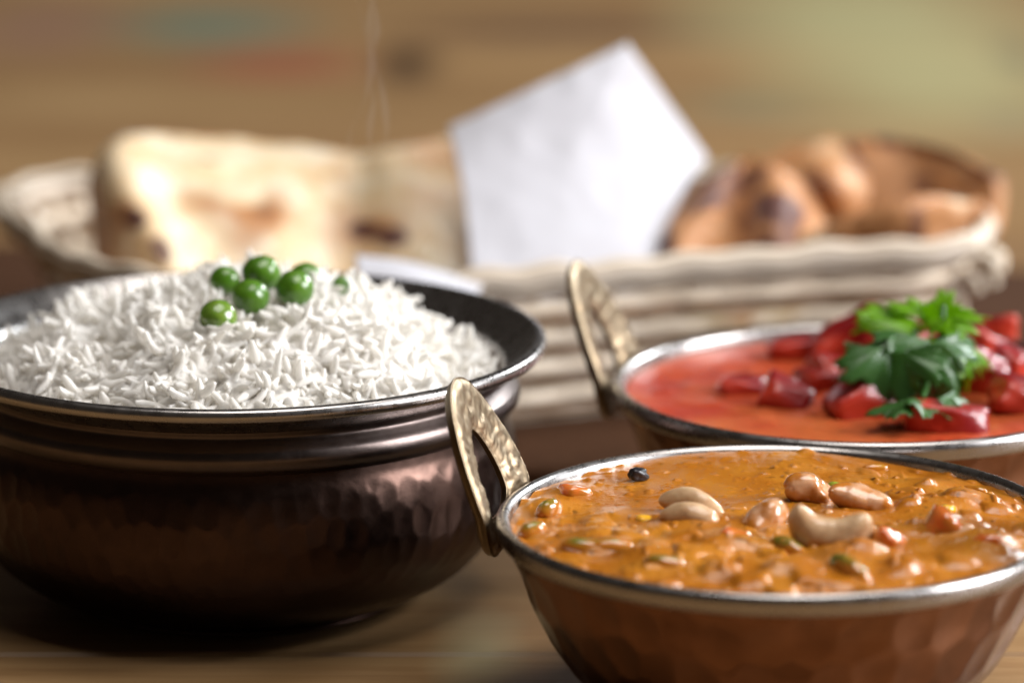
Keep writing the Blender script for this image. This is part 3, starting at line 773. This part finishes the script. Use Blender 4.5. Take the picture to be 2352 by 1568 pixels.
# ------------------------------------------------------------------ red curry
RL = BZ - 0.0032
def red_h(x, y):
    p = np.stack([x, y, 0 * x], -1); rho = np.hypot(x, y) / 0.0622
    h = fbm(p, 50, 3, 81) * 0.0006 + np.maximum(fbm(p, 160, 3, 83) - 0.1, 0) * 0.0011 + fbm(p, 260, 2, 85) * 0.00015 * (1 + 2 * sstep(-0.01, 0.03, x))
    return h * sstep(1, .92, rho)
def red_c(x, y, z):
    p = np.stack([x, y, 0 * x], -1)
    c = lerp3((0.33, 0.024, 0.006), (0.43, 0.060, 0.014), sstep(-0.4, 0.4, fbm(p, 70, 4, 91)))
    c = c * (1 - sstep(0.45, 0.7, noise(p, 500, 95))[:, None] * 0.45)
    t = sstep(-0.10, 0.40, fbm(p, 40, 3, 97))[:, None]
    return c * (1 - t * 0.6) + np.array([0.48, 0.13, 0.03]) * t * 0.6
curry_surface('red_curry', 0.0620, RL, 150, 300, red_h, red_c, M['red_curry'], (RX, RY, 0), 'smooth orange red curry sauce in the bowl further back')

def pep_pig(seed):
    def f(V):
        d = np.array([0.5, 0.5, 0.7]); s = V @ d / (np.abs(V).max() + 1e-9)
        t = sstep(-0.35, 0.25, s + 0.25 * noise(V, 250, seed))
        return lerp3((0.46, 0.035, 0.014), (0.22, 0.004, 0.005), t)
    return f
Gp = 'red pepper chunks in the red curry'
def pepper(px, py, z, sx, sy, sz, rot, label, seed):
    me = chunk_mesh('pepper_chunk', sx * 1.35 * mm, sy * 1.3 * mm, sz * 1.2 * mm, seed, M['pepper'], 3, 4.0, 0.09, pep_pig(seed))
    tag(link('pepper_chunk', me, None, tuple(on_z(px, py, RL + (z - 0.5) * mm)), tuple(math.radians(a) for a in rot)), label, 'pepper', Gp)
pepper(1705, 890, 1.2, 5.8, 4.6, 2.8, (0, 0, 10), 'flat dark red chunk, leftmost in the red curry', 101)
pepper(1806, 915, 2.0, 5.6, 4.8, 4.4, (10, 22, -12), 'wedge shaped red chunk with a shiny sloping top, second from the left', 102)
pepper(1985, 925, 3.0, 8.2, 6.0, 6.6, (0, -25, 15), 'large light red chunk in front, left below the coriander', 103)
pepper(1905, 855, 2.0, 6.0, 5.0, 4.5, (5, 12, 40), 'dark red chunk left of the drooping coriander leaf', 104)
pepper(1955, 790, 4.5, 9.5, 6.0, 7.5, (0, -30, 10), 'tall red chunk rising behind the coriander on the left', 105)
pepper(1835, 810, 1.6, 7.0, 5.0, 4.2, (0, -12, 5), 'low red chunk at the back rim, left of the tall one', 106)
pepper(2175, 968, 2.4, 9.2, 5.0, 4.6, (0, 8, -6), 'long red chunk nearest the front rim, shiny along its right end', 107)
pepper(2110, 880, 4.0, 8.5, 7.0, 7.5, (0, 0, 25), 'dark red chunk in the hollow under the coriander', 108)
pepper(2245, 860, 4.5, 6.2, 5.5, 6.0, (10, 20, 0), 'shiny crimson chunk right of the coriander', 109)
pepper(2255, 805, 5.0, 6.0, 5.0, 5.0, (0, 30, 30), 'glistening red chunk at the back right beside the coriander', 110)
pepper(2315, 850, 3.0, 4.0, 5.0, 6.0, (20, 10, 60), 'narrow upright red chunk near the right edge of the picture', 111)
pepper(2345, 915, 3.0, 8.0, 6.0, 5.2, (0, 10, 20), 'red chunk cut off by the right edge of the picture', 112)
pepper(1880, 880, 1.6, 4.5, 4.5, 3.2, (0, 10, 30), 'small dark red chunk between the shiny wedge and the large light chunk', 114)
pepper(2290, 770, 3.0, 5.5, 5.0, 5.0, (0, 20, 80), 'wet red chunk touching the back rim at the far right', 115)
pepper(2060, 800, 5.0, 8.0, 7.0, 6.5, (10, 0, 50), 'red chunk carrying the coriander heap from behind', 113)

# ------------------------------------------------------------------ coriander
def leaf_geo(L, seed, bend=0.5, curl=0.4):
    """fan shaped toothed leaf with three lobes, base at the origin, growing along +X"""
    rg2 = np.random.default_rng(seed); na, nr = 72, 9
    a = np.linspace(-1.9, 1.9, na)
    lobe = 0.78 + 0.22 * np.cos(a * 2.6) ** 2 * np.cos(a * 0.45)
    teeth = 1 + 0.10 * np.cos(a * 13 + rg2.uniform(0, 6)) + 0.05 * np.cos(a * 29 + rg2.uniform(0, 6))
    notch = 1 - 0.16 * np.exp(-((np.abs(a) - 0.68) / 0.10) ** 2)
    Rr = L * lobe * teeth * notch * (1 - 0.10 * (a / 1.9) ** 2)
    rho = np.linspace(0, 1, nr)
    X = Rr[:, None] * rho[None] * np.cos(a * 0.92)[:, None]; Y = Rr[:, None] * rho[None] * np.sin(a * 0.92)[:, None]
    Z = -bend * (X ** 2) / L * 0.8 - curl * Y ** 2 / L + 0.10 * L * rho[None] ** 2 * np.cos(a * 5 + rg2.uniform(0, 6))[:, None]
    Z = Z + 0.02 * L * np.cos(a * 11)[:, None] * rho[None]
    P = np.stack([X, Y, Z], -1).reshape(-1, 3); th = 0.00022
    V = np.concatenate([P + [0, 0, th / 2], P - [0, 0, th / 2]]); k = na * nr
    Fc = [tuple(f) for f in grid_faces(na, nr)] + [tuple(f) for f in grid_faces(na, nr, off=k, flip=True)]
    ring = [i * nr + nr - 1 for i in range(na)]
    for p, q in zip(ring, ring[1:]): Fc.append((p, q, q + k, p + k))
    for j in range(nr - 1):
        for base, fl in ((0, 1), ((na - 1) * nr, 0)):
            q = (base + j, base + j + 1, base + j + 1 + k, base + j + k); Fc.append(q if fl else q[::-1])
    return V, Fc
cor_c = at(2105, 830, 1.098)
cor = thing('coriander_sprig', 'fresh green coriander leaves heaped on top of the red curry', 'herb', tuple(cor_c))
leaves = [  # px, py, depth, size(mm), euler deg (x,y,z), bend, curl
    (2100, 760, 1.098, 14, (-20, -25, 170), 0.5, 0.5),
    (2060, 745, 1.104, 12, (20, -30, 120), 0.4, 0.3),
    (2130, 745, 1.096, 13, (-10, -20, 40), 0.7, 0.5),
    (2170, 765, 1.094, 12, (10, 25, -30), 0.8, 0.4),
    (2160, 738, 1.102, 9, (0, -75, 60), 0.2, 0.3),
    (2190, 800, 1.090, 12, (20, 65, -10), 0.4, 0.5),
    (2110, 775, 1.086, 15, (-25, 35, -95), 0.5, 0.5),
    (2030, 800, 1.082, 15, (-10, 55, -70), 0.5, 0.5),
    (2075, 810, 1.080, 14, (15, 60, -110), 0.3, 0.3),
    (1990, 805, 1.090, 10, (0, 10, 190), 0.8, 0.3),
    (2010, 820, 1.086, 9, (40, 20, 170), 0.6, 0.4),
    (2100, 915, 1.066, 12, (-15, 15, -20), 0.3, 0.3),
    (2130, 918, 1.068, 11, (10, 5, 150), 0.4, 0.3),
    (2180, 905, 1.068, 8, (0, 20, -30), 0.5, 0.3),
    (2215, 790, 1.094, 10, (15, 20, 10), 0.6, 0.5),
    (2080, 770, 1.092, 13, (-40, 15, -60), 0.6, 0.7),
    (2140, 790, 1.084, 13, (30, 40, -60), 0.5, 0.7),
    (2075, 735, 1.106, 13, (-30, -10, 200), 0.5, 0.4), (2120, 730, 1.104, 12, (30, -25, 80), 0.5, 0.4), (2150, 745, 1.100, 13, (-20, -35, -10), 0.6, 0.4),
    (2185, 780, 1.096, 12, (-30, 20, -50), 0.6, 0.4), (2050, 770, 1.096, 12, (30, 20, 200), 0.5, 0.5), (2170, 820, 1.086, 12, (0, 70, -60), 0.5, 0.5),
    (2100, 800, 1.082, 12, (30, 60, -80), 0.5, 0.6), (2205, 810, 1.092, 10, (-20, 50, -10), 0.6, 0.5), (2080, 925, 1.064, 11, (5, 5, 185), 0.3, 0.3),
]
for i, (px, py, Y, s, rot, bd, cu) in enumerate(leaves):
    V, Fc = leaf_geo(s * 0.92 * mm, 200 + i, bd, cu)
    p = at(px, py, Y) - cor_c
    lf = link('leaf', make_mesh('leaf', V, Fc, M['leaf_lit' if (py < 765 or px > 2180) and py < 812 else 'leaf']), cor, tuple(p), tuple(math.radians(a) for a in rot))  # top and right leaves take the lit copy
for i, pts in enumerate([[(2100, 760, 1.095), (2110, 810, 1.086), (2130, 870, 1.078), (2120, 915, 1.07)], [(2160, 770, 1.098), (2165, 730, 1.100), (2168, 700, 1.102)], [(2060, 800, 1.086), (1990, 800, 1.088), (1940, 790, 1.09)]]):
    P = np.array([at(*q) - cor_c for q in pts]); t = np.linspace(0, len(P) - 1, 16)
    path = np.stack([interp(np.arange(len(P)), P[:, k], t) for k in range(3)], 1)
    V, Fc = tube(path, np.full(16, 0.0007), 8, up=(0.3, 1, 0.2)); mobj('stem', V, Fc, M['leaf'], cor)

# ------------------------------------------------------------------ basket
RIM = np.array([(-156, 1327), (-142, 1268), (-113, 1216), (-65, 1190), (-10, 1203), (45, 1226), (95, 1242), (132, 1256), (141, 1276), (137, 1305), (112, 1342), (60, 1366), (-30, 1370), (-105, 1358), (-148, 1346)], float) * mm
BH = 0.0520; BB = 0.0070
cen = np.array([-0.002, 1.285])
def rim_curve(n):
    P = np.concatenate([RIM[-3:], RIM, RIM[:3]]); d = np.r_[0, np.cumsum(np.linalg.norm(np.diff(P, axis=0), axis=1))]
    s0, s1 = d[3], d[3 + len(RIM)]
    s = np.linspace(s0, s1, n, endpoint=False)
    return np.stack([interp(d, P[:, 0], s), interp(d, P[:, 1], s)], 1)
basket = thing('bread_basket', 'oval woven cane basket holding naan breads behind the bowls', 'basket', (cen[0], cen[1], BB))
NP = 900
RC = rim_curve(NP) - cen
dR = np.roll(RC, -1, 0) - np.roll(RC, 1, 0); dR /= np.linalg.norm(dR, axis=1)[:, None]
NRM = np.stack([dR[:, 1], -dR[:, 0]], 1)
if (NRM * RC).sum() < 0: NRM = -NRM
arc_ = np.arange(NP) / NP
def level_ring(f, off=0.0):
    """ring at height fraction f (0 base, 1 rim)"""
    sc = 0.76 + 0.24 * f ** 0.8
    P = RC * sc + NRM * (off[:, None] if np.ndim(off) else off)
    z = np.full(NP, f * (BH - BB)) + (f ** 3) * (0.0011 * np.sin(arc_ * 37 * 2 * np.pi / 2.0 * 2) * 0.4 + 0.0012 * noise(np.stack([RC[:, 0], RC[:, 1], 0 * arc_], 1), 60, 7))
    return np.concatenate([P, z[:, None]], 1)
NRIB = 60
arc = np.arange(NP) / NP
levels = np.linspace(0.04, 0.885, 9)
for k, f in enumerate(levels):
    wv = np.sin(arc * 2 * np.pi * NRIB / 2 + (math.pi if k % 2 else 0)) * 0.0003
    P = level_ring(f, wv)
    P[:, 2] += (fbm(np.stack([arc * 30, arc * 0 + k, arc * 0], 1), 1, 2, 5) * 0.0006)
    V, Fc = tube(P, np.tile([0.0019, 0.0022] if k % 2 else [0.0012, 0.0019], (NP, 1)), 6, closed=True, twist=math.pi / 6)
    mobj('weave_strand', V, Fc, M['cane'] if k % 2 else M['cane_shade'], basket, smooth=True)
for k in range(NRIB):
    i = int(k * NP / NRIB + NP / NRIB / 2) % NP
    P = np.array([level_ring(f)[i] for f in np.linspace(0.0, 0.97, 6)])
    t = np.array([dR[i, 0], dR[i, 1], 0]); nn = np.array([NRM[i, 0], NRM[i, 1], 0])
    V = []; 
    for q in P:
        for a, b in ((-.0016, -.0005), (.0016, -.0005), (.0016, .0005), (-.0016, .0005)): V.append(q + t * a + nn * (b - 0.0011))
    Fc = [tuple(f) for f in grid_faces(6, 4, wrap_m=True)] + [(3, 2, 1, 0), (20, 21, 22, 23)]
    o = mobj('rib', V, Fc, M['cane'], basket, smooth=False)
# base sheet of the basket
P = level_ring(0.0); idx = np.arange(0, NP, 10); pts = [tuple(P[i]) for i in idx] + [tuple(P[i] - [0, 0, 0.0025]) for i in idx]
nB = len(idx); Fc = [tuple(range(nB)), tuple(reversed(range(nB, 2 * nB)))] + [(i, i + nB, (i + 1) % nB + nB, (i + 1) % nB) for i in range(nB)]
bo = mobj('base', pts, Fc, M['cane'], basket, smooth=False); fix_normals(bo.data)
# rim: outer and inner hoop and the binding wound round them
for off_, zz, rr2 in ((0.0024, 0.925, (0.0014, 0.0016)), (0.0026, 1.0, (0.0015, 0.0019)), (-0.0022, 0.965, (0.0014, 0.0032))):
    V, Fc = tube(level_ring(zz, off_), np.tile(rr2, (NP, 1)), 10, closed=True); mobj('rim_hoop', V, Fc, M['cane_rim'], basket)
V, Fc = tube(level_ring(1.055, 0.0), np.tile([0.0022, 0.0012], (NP, 1)), 10, closed=True); mobj('rim_hoop', V, Fc, M['cane'], basket)
NB = 0; bind_me = None
for k in range(NB):
    i = int(k * NP / NB); c = level_ring(0.985)[i]
    a = np.linspace(0, 2 * np.pi, 17)[:-1]
    t = np.array([dR[i, 0], dR[i, 1], 0]); nn = np.array([NRM[i, 0], NRM[i, 1], 0])
    path = np.array([c + nn * 0.0046 * np.cos(q) + np.array([0, 0, 0.0050]) * np.sin(q) + t * 0.0012 * np.cos(q) for q in a])
    n_ = len(path); V = []
    for j, q in enumerate(path):
        V += [q - t * 0.0013, q + t * 0.0013]
    V += [v + (np.array(v) - c) * 0.06 for v in V]
    Fc = [(2*j, 2*j+1, (2*j+3) % (2*n_), (2*j+2) % (2*n_)) for j in range(n_)]
    Fc += [(a_ + 2*n_, d_ + 2*n_, c_ + 2*n_, b_ + 2*n_) for a_, b_, c_, d_ in Fc]
    mobj('binding', V, Fc, M['cane'], basket, smooth=True)
# loose cane ends hanging at the right corner
for k, (px, py, Y, dx, dz) in enumerate([(2300, 575, 1.262, 4, -6), (2285, 610, 1.262, 5, -7), (2240, 640, 1.262, 6, -5), (2215, 670, 1.264, 4, -8), (2318, 590, 1.272, 3, -5), (2270, 600, 1.258, 7, -3)]):
    p0 = at(px - 40, py - 8, Y) - np.array([cen[0], cen[1], BB]); p1 = p0 + np.array([dx, -1, dz]) * mm
    path = np.array([p0 + (p1 - p0) * t + np.array([0.001, 0, 0.0015]) * math.sin(t * 3.1) for t in np.linspace(0, 1, 7)])
    V, Fc = tube(path, np.tile([0.0010, 0.0018], (7, 1)), 8); mobj('cane_end', V, Fc, M['cane'], basket)

# ------------------------------------------------------------------ naan breads
def sheet(rows, nu, nv, linear=False):
    """rows: list of v-rows, each a list of (px, py, depth) control points -> (nu, nv, 3) grid"""
    R3 = []
    for row in rows:
        P = np.array([at(*q) for q in row]); t = np.linspace(0, 1, len(P)); u = np.linspace(0, 1, nu)
        R3.append(np.stack([(np.interp(u, t, P[:, k]) if (linear and row is rows[-1]) else interp(t, P[:, k], u)) for k in range(3)], 1))
    R3 = np.array(R3); tv = np.linspace(0, 1, len(rows)); v = np.linspace(0, 1, nv)
    G = np.zeros((nu, nv, 3))
    for i in range(nu):
        for k in range(3): G[i, :, k] = interp(tv, R3[:, i, k], v)
    return G
def naan(rows, label, thick, seed, spots=(), toasts=(), nu=110, nv=80, puff=0.0016, edge=0.04, edge_thick=0.001, toast_base=0.0, wave=0.0, pscale=55):
    G = sheet(rows, nu, nv)
    if wave:
        u = np.linspace(0, 1, nu)[:, None]; v = np.linspace(0, 1, nv)[None, :]
        G[..., 1] += wave * np.sin(u * 17 + v * 5 + seed) * 0.5 + wave * np.sin(u * 9 - v * 4) * 0.6
    V, Fc, ee = pillow(G, thick, edge, seed, puff, pscale, edge_thick)
    c0 = V.mean(0); c0[2] = V[:, 2].min()
    n_ = nu * nv
    U = np.tile(np.repeat(np.linspace(0, 1, nu), nv), 2); W = np.tile(np.tile(np.linspace(0, 1, nv), nu), 2)
    nz = fbm(V, 90, 4, seed + 9); nz2 = fbm(V, 45, 3, seed + 19)
    toast = sstep(0.12, 0.5, nz2 + toast_base) * 0.75 + np.exp(-(ee / 0.05) ** 2) * 0.55
    char = sstep(0.28, 0.52, nz + toast_base * 0.9) * 0.8 + np.exp(-(ee / 0.022) ** 2) * sstep(-0.15, 0.25, nz) * 0.8
    for (su, sv, ru, rv, a) in toasts:
        toast = toast + a * np.exp(-(((U - su) / ru) ** 2 + ((W - sv) / rv) ** 2)) * (1 + 0.6 * nz)
    for (su, sv, ru, rv, a) in spots:
        d = ((U - su) / ru) ** 2 + ((W - sv) / rv) ** 2
        char = char + a * sstep(1.3, 0.5, d + 0.5 * nz)
    me = make_mesh('naan_bread', V - c0, Fc, M['naan'], {'char': np.clip(char, 0, 1), 'toast': np.clip(toast, 0, 1)})
    fix_normals(me)
    return tag(link('naan_bread', me, None, tuple(c0)), label, 'naan', 'naan breads in the basket')
# left: pale folded naan, its left side turned away from the window
naan([[(300, 720, 1.260), (345, 720, 1.250), (420, 715, 1.232), (500, 705, 1.240), (640, 705, 1.244), (800, 705, 1.254), (940, 705, 1.246), (1100, 700, 1.262)],
      [(232, 610, 1.274), (290, 612, 1.252), (375, 610, 1.236), (470, 590, 1.248), (630, 585, 1.254), (800, 585, 1.266), (930, 585, 1.258), (1095, 580, 1.276)],
      [(220, 520, 1.288), (262, 520, 1.265), (330, 518, 1.248), (430, 500, 1.260), (610, 490, 1.267), (800, 490, 1.280), (920, 485, 1.274), (1090, 480, 1.292)],
      [(214, 430, 1.300), (238, 430, 1.280), (282, 425, 1.264), (390, 410, 1.276), (590, 415, 1.284), (800, 425, 1.296), (915, 415, 1.290), (1085, 405, 1.305)],
      [(222, 400, 1.314), (236, 378, 1.300), (264, 358, 1.284), (370, 345, 1.298), (570, 362, 1.306), (798, 370, 1.314), (910, 358, 1.308), (1080, 345, 1.322)],
      [(244, 372, 1.322), (262, 342, 1.314), (300, 320, 1.306), (400, 316, 1.314), (570, 332, 1.320), (796, 364, 1.326), (905, 350, 1.320), (1075, 322, 1.330)]],
     'wide pale naan sheet with a charred patch, standing in the basket left of the napkin', 0.0030, 301,
     spots=[(0.27, 0.42, 0.035, 0.05, 1.0), (0.30, 0.26, 0.03, 0.06, 0.9), (0.57, 0.40, 0.022, 0.035, 0.5), (0.76, 0.30, 0.045, 0.04, 1.0), (0.83, 0.27, 0.035, 0.045, 1.0), (0.33, 0.98, 0.04, 0.025, 0.9), (0.24, 0.95, 0.03, 0.05, 0.8), (0.12, 0.75, 0.03, 0.12, 0.7), (0.44, 0.985, 0.04, 0.02, 0.7), (0.62, 0.985, 0.05, 0.018, 0.6)],
     toasts=[(0.10, 0.35, 0.12, 0.7, 0.9), (0.48, 0.45, 0.05, 0.08, 0.25), (0.57, 0.38, 0.05, 0.07, 0.9), (0.78, 0.30, 0.11, 0.09, 1.0), (0.92, 0.75, 0.06, 0.14, 0.7), (0.70, 0.55, 0.03, 0.4, 0.45), (0.90, 0.45, 0.06, 0.10, 0.5)], wave=0.0012, toast_base=-0.14, nu=190, nv=90, edge=0.025)
# right: folded naan, curled open towards the camera
naan([[(1560, 640, 1.286), (1720, 640, 1.276), (1870, 610, 1.268), (2010, 585, 1.265), (2140, 570, 1.266), (2275, 560, 1.280)],
      [(1580, 600, 1.286), (1740, 590, 1.275), (1880, 545, 1.266), (2000, 498, 1.262), (2120, 470, 1.263), (2262, 490, 1.276)],
      [(1590, 610, 1.300), (1750, 600, 1.291), (1890, 560, 1.281), (2010, 520, 1.275), (2130, 497, 1.276), (2275, 505, 1.284)],
      [(1600, 590, 1.316), (1750, 570, 1.319), (1900, 560, 1.312), (2020, 550, 1.308), (2140, 540, 1.304), (2296, 520, 1.292)],
      [(1610, 490, 1.325), (1740, 430, 1.332), (1900, 400, 1.332), (2030, 395, 1.328), (2170, 405, 1.320), (2308, 465, 1.300)],
      [(1640, 420, 1.326), (1745, 368, 1.333), (1890, 328, 1.338), (2030, 322, 1.334), (2185, 345, 1.324), (2300, 405, 1.304)]],
     'large browned naan curled open at the right end of the basket', 0.0042, 331,
     spots=[(0.30, 0.72, 0.06, 0.10, 0.9), (0.62, 0.97, 0.05, 0.05, 0.8), (0.80, 0.95, 0.12, 0.035, 0.7), (0.05, 0.25, 0.05, 0.08, 0.8), (0.42, 0.80, 0.03, 0.12, 0.5)],
     toasts=[(0.35, 0.75, 0.4, 0.4, 1.1), (0.75, 0.72, 0.4, 0.3, 0.9), (0.6, 0.12, 0.5, 0.10, 0.6)], nu=130, nv=90, wave=0.0022, toast_base=0.08, edge_thick=0.003, edge=0.03, puff=0.0016, pscale=70)
# crumpled pieces in front left of it
naan([[(1480, 660, 1.262), (1570, 660, 1.250), (1660, 655, 1.258), (1760, 650, 1.252), (1880, 640, 1.268)],
      [(1500, 580, 1.275), (1580, 565, 1.260), (1670, 560, 1.272), (1770, 560, 1.262), (1900, 575, 1.282)],
      [(1545, 500, 1.290), (1610, 480, 1.274), (1690, 460, 1.288), (1790, 470, 1.276), (1890, 520, 1.298)],
      [(1600, 450, 1.312), (1650, 400, 1.300), (1720, 372, 1.310), (1800, 405, 1.300), (1870, 470, 1.316)]],
     'brown charred naan flap just right of the white napkin', 0.0036, 347,
     spots=[(0.10, 0.30, 0.07, 0.16, 1.0), (0.28, 0.72, 0.09, 0.10, 0.6), (0.75, 0.62, 0.12, 0.14, 1.0), (0.55, 0.85, 0.05, 0.05, 0.5)],
     toasts=[(0.5, 0.5, 0.9, 0.9, 1.3)], nu=100, nv=80, wave=0.0055, toast_base=0.16, edge=0.02, puff=0.0014, pscale=80)
naan([[(1690, 520, 1.313), (1760, 500, 1.306), (1850, 480, 1.303), (1960, 520, 1.306)],
      [(1670, 430, 1.323), (1760, 420, 1.314), (1860, 400, 1.310), (2000, 440, 1.308)],
      [(1690, 380, 1.338), (1770, 368, 1.333), (1880, 335, 1.333), (1960, 330, 1.333)]],
     'small crumpled naan fold standing behind the charred flap', 0.0036, 353,
     spots=[(0.1, 0.8, 0.1, 0.2, 0.5), (0.72, 0.35, 0.1, 0.2, 0.6)], toasts=[(0.6, 0.5, 0.8, 0.8, 1.0)], nu=80, nv=60, wave=0.005, edge=0.02, puff=0.0014, toast_base=0.12, pscale=80)
# flat breads lying in the basket under the others
th = np.linspace(0, 2 * np.pi, 60)
for k, (zz, lab, dx) in enumerate(((0.020, 'flat naan lying at the bottom of the basket', -0.006), (0.033, 'flat naan lying on the bottom one, under the standing breads', 0.006))):
    U, W = np.meshgrid(np.linspace(-1, 1, 60), np.linspace(-1, 1, 40), indexing='ij')
    Xs = U * np.sqrt(1 - W * W / 2) * 0.118; Ys = W * np.sqrt(1 - U * U / 2) * 0.060
    P = np.stack([Xs + dx, Ys, zz + 0.004 * np.sin(U * 4 + k) * np.cos(W * 3)], -1)
    V, Fc, ee = pillow(P, 0.010, 0.08, 361 + k, 0.002, 40, 0.0)
    nz = fbm(V, 80, 3, 371 + k)
    me = make_mesh('naan_bread', V, Fc, M['naan'], {'char': sstep(.3, .6, nz) * 0.7, 'toast': sstep(-.2, .5, fbm(V, 40, 3, 375 + k))}); fix_normals(me)
    tag(link('naan_bread', me, None, (-0.002, 1.288, 0)), lab, 'naan', 'naan breads in the basket')

# ------------------------------------------------------------------ napkin
nap0 = at(1300, 640, 1.24)
nap = thing('paper_napkin', 'white paper napkin with one corner standing up in the bread basket', 'napkin', tuple(nap0))
G = sheet([[(1085, 700, 1.230), (1200, 705, 1.233), (1310, 705, 1.239), (1420, 700, 1.246), (1510, 690, 1.253)],
           [(1078, 560, 1.243), (1200, 560, 1.247), (1320, 555, 1.254), (1430, 545, 1.262), (1530, 540, 1.272)],
           [(1060, 420, 1.260), (1200, 400, 1.265), (1330, 370, 1.273), (1460, 385, 1.284), (1580, 420, 1.295)],
           [(1030, 292, 1.280), (1235, 196, 1.288), (1440, 100, 1.300), (1532, 232, 1.309), (1625, 365, 1.318)]], 161, 121, True)
g0 = G.reshape(-1, 3); G[..., 1] += (fbm(g0, 38, 3, 515) * 0.0022 + np.abs(noise(g0, 60, 517)) * 0.0010).reshape(161, 121)
V, Fc, _ = pillow(G, 0.0005, 0.004, 5, 0.0, 60)
o = mobj('standing_sheet', V - nap0, Fc, M['paper'], nap); fix_normals(o.data)
G = sheet([[(822, 655, 1.178), (960, 700, 1.176), (1085, 712, 1.180)],
           [(818, 600, 1.186), (950, 625, 1.186), (1100, 668, 1.192)],
           [(816, 588, 1.196), (950, 606, 1.200), (1112, 656, 1.204)],
           [(840, 592, 1.215), (960, 612, 1.222), (1110, 660, 1.228)]], 50, 40)
V, Fc, _ = pillow(G, 0.0005, 0.004, 6, 0.0, 60)
o = mobj('draped_corner', V - nap0, Fc, M['paper'], nap); fix_normals(o.data)

# ------------------------------------------------------------------ steam
def steam_mat():
    m = bpy.data.materials.new('thin_steam'); m.use_nodes = True; nt = m.node_tree
    nt.nodes.remove(nt.nodes['Principled BSDF'])
    v = nd(nt, 'ShaderNodeVolumePrincipled'); v.inputs['Density'].default_value = 22; v.inputs['Color'].default_value = (1, 1, 1, 1)
    nt.links.new(v.outputs[0], nt.nodes['Material Output'].inputs['Volume']); return m
M['steam'] = steam_mat()
sp0 = at(840, 330, 1.10)
VV, FF, o_ = [], [], 0
for wx in ([(800, 345), (806, 300), (835, 240), (852, 170), (850, 100), (828, 40), (815, -40)], [(848, 345), (850, 290), (858, 230), (850, 165), (856, 110), (866, 60), (850, -40)], [(885, 345), (888, 290), (880, 220), (868, 160), (858, 110), (848, 60), (860, -40)]):
    P = np.array([at(x, y, 1.10 + 0.004 * math.sin(y / 60)) - sp0 for x, y in wx]); t = np.linspace(0, len(P) - 1, 50)
    path = np.stack([interp(np.arange(len(P)), P[:, k], t) for k in range(3)], 1)
    r_s = 0.0011 * (0.55 + 0.45 * np.sin(t * 1.7 + wx[0][0])) * np.sin(np.linspace(0.15, 3.0, 50)) ** 0.5 + 0.0002
    V, Fc = tube(path, r_s, 12, up=(0, 1, 0.1)); VV.append(V); FF += [tuple(i + o_ for i in f) for f in Fc]; o_ += len(V)
tag(link('steam', outward(make_mesh('steam', np.concatenate(VV), FF, M['steam'])), None, tuple(sp0)), 'faint wisps of steam rising above the rice and peas', 'steam', kind='stuff')
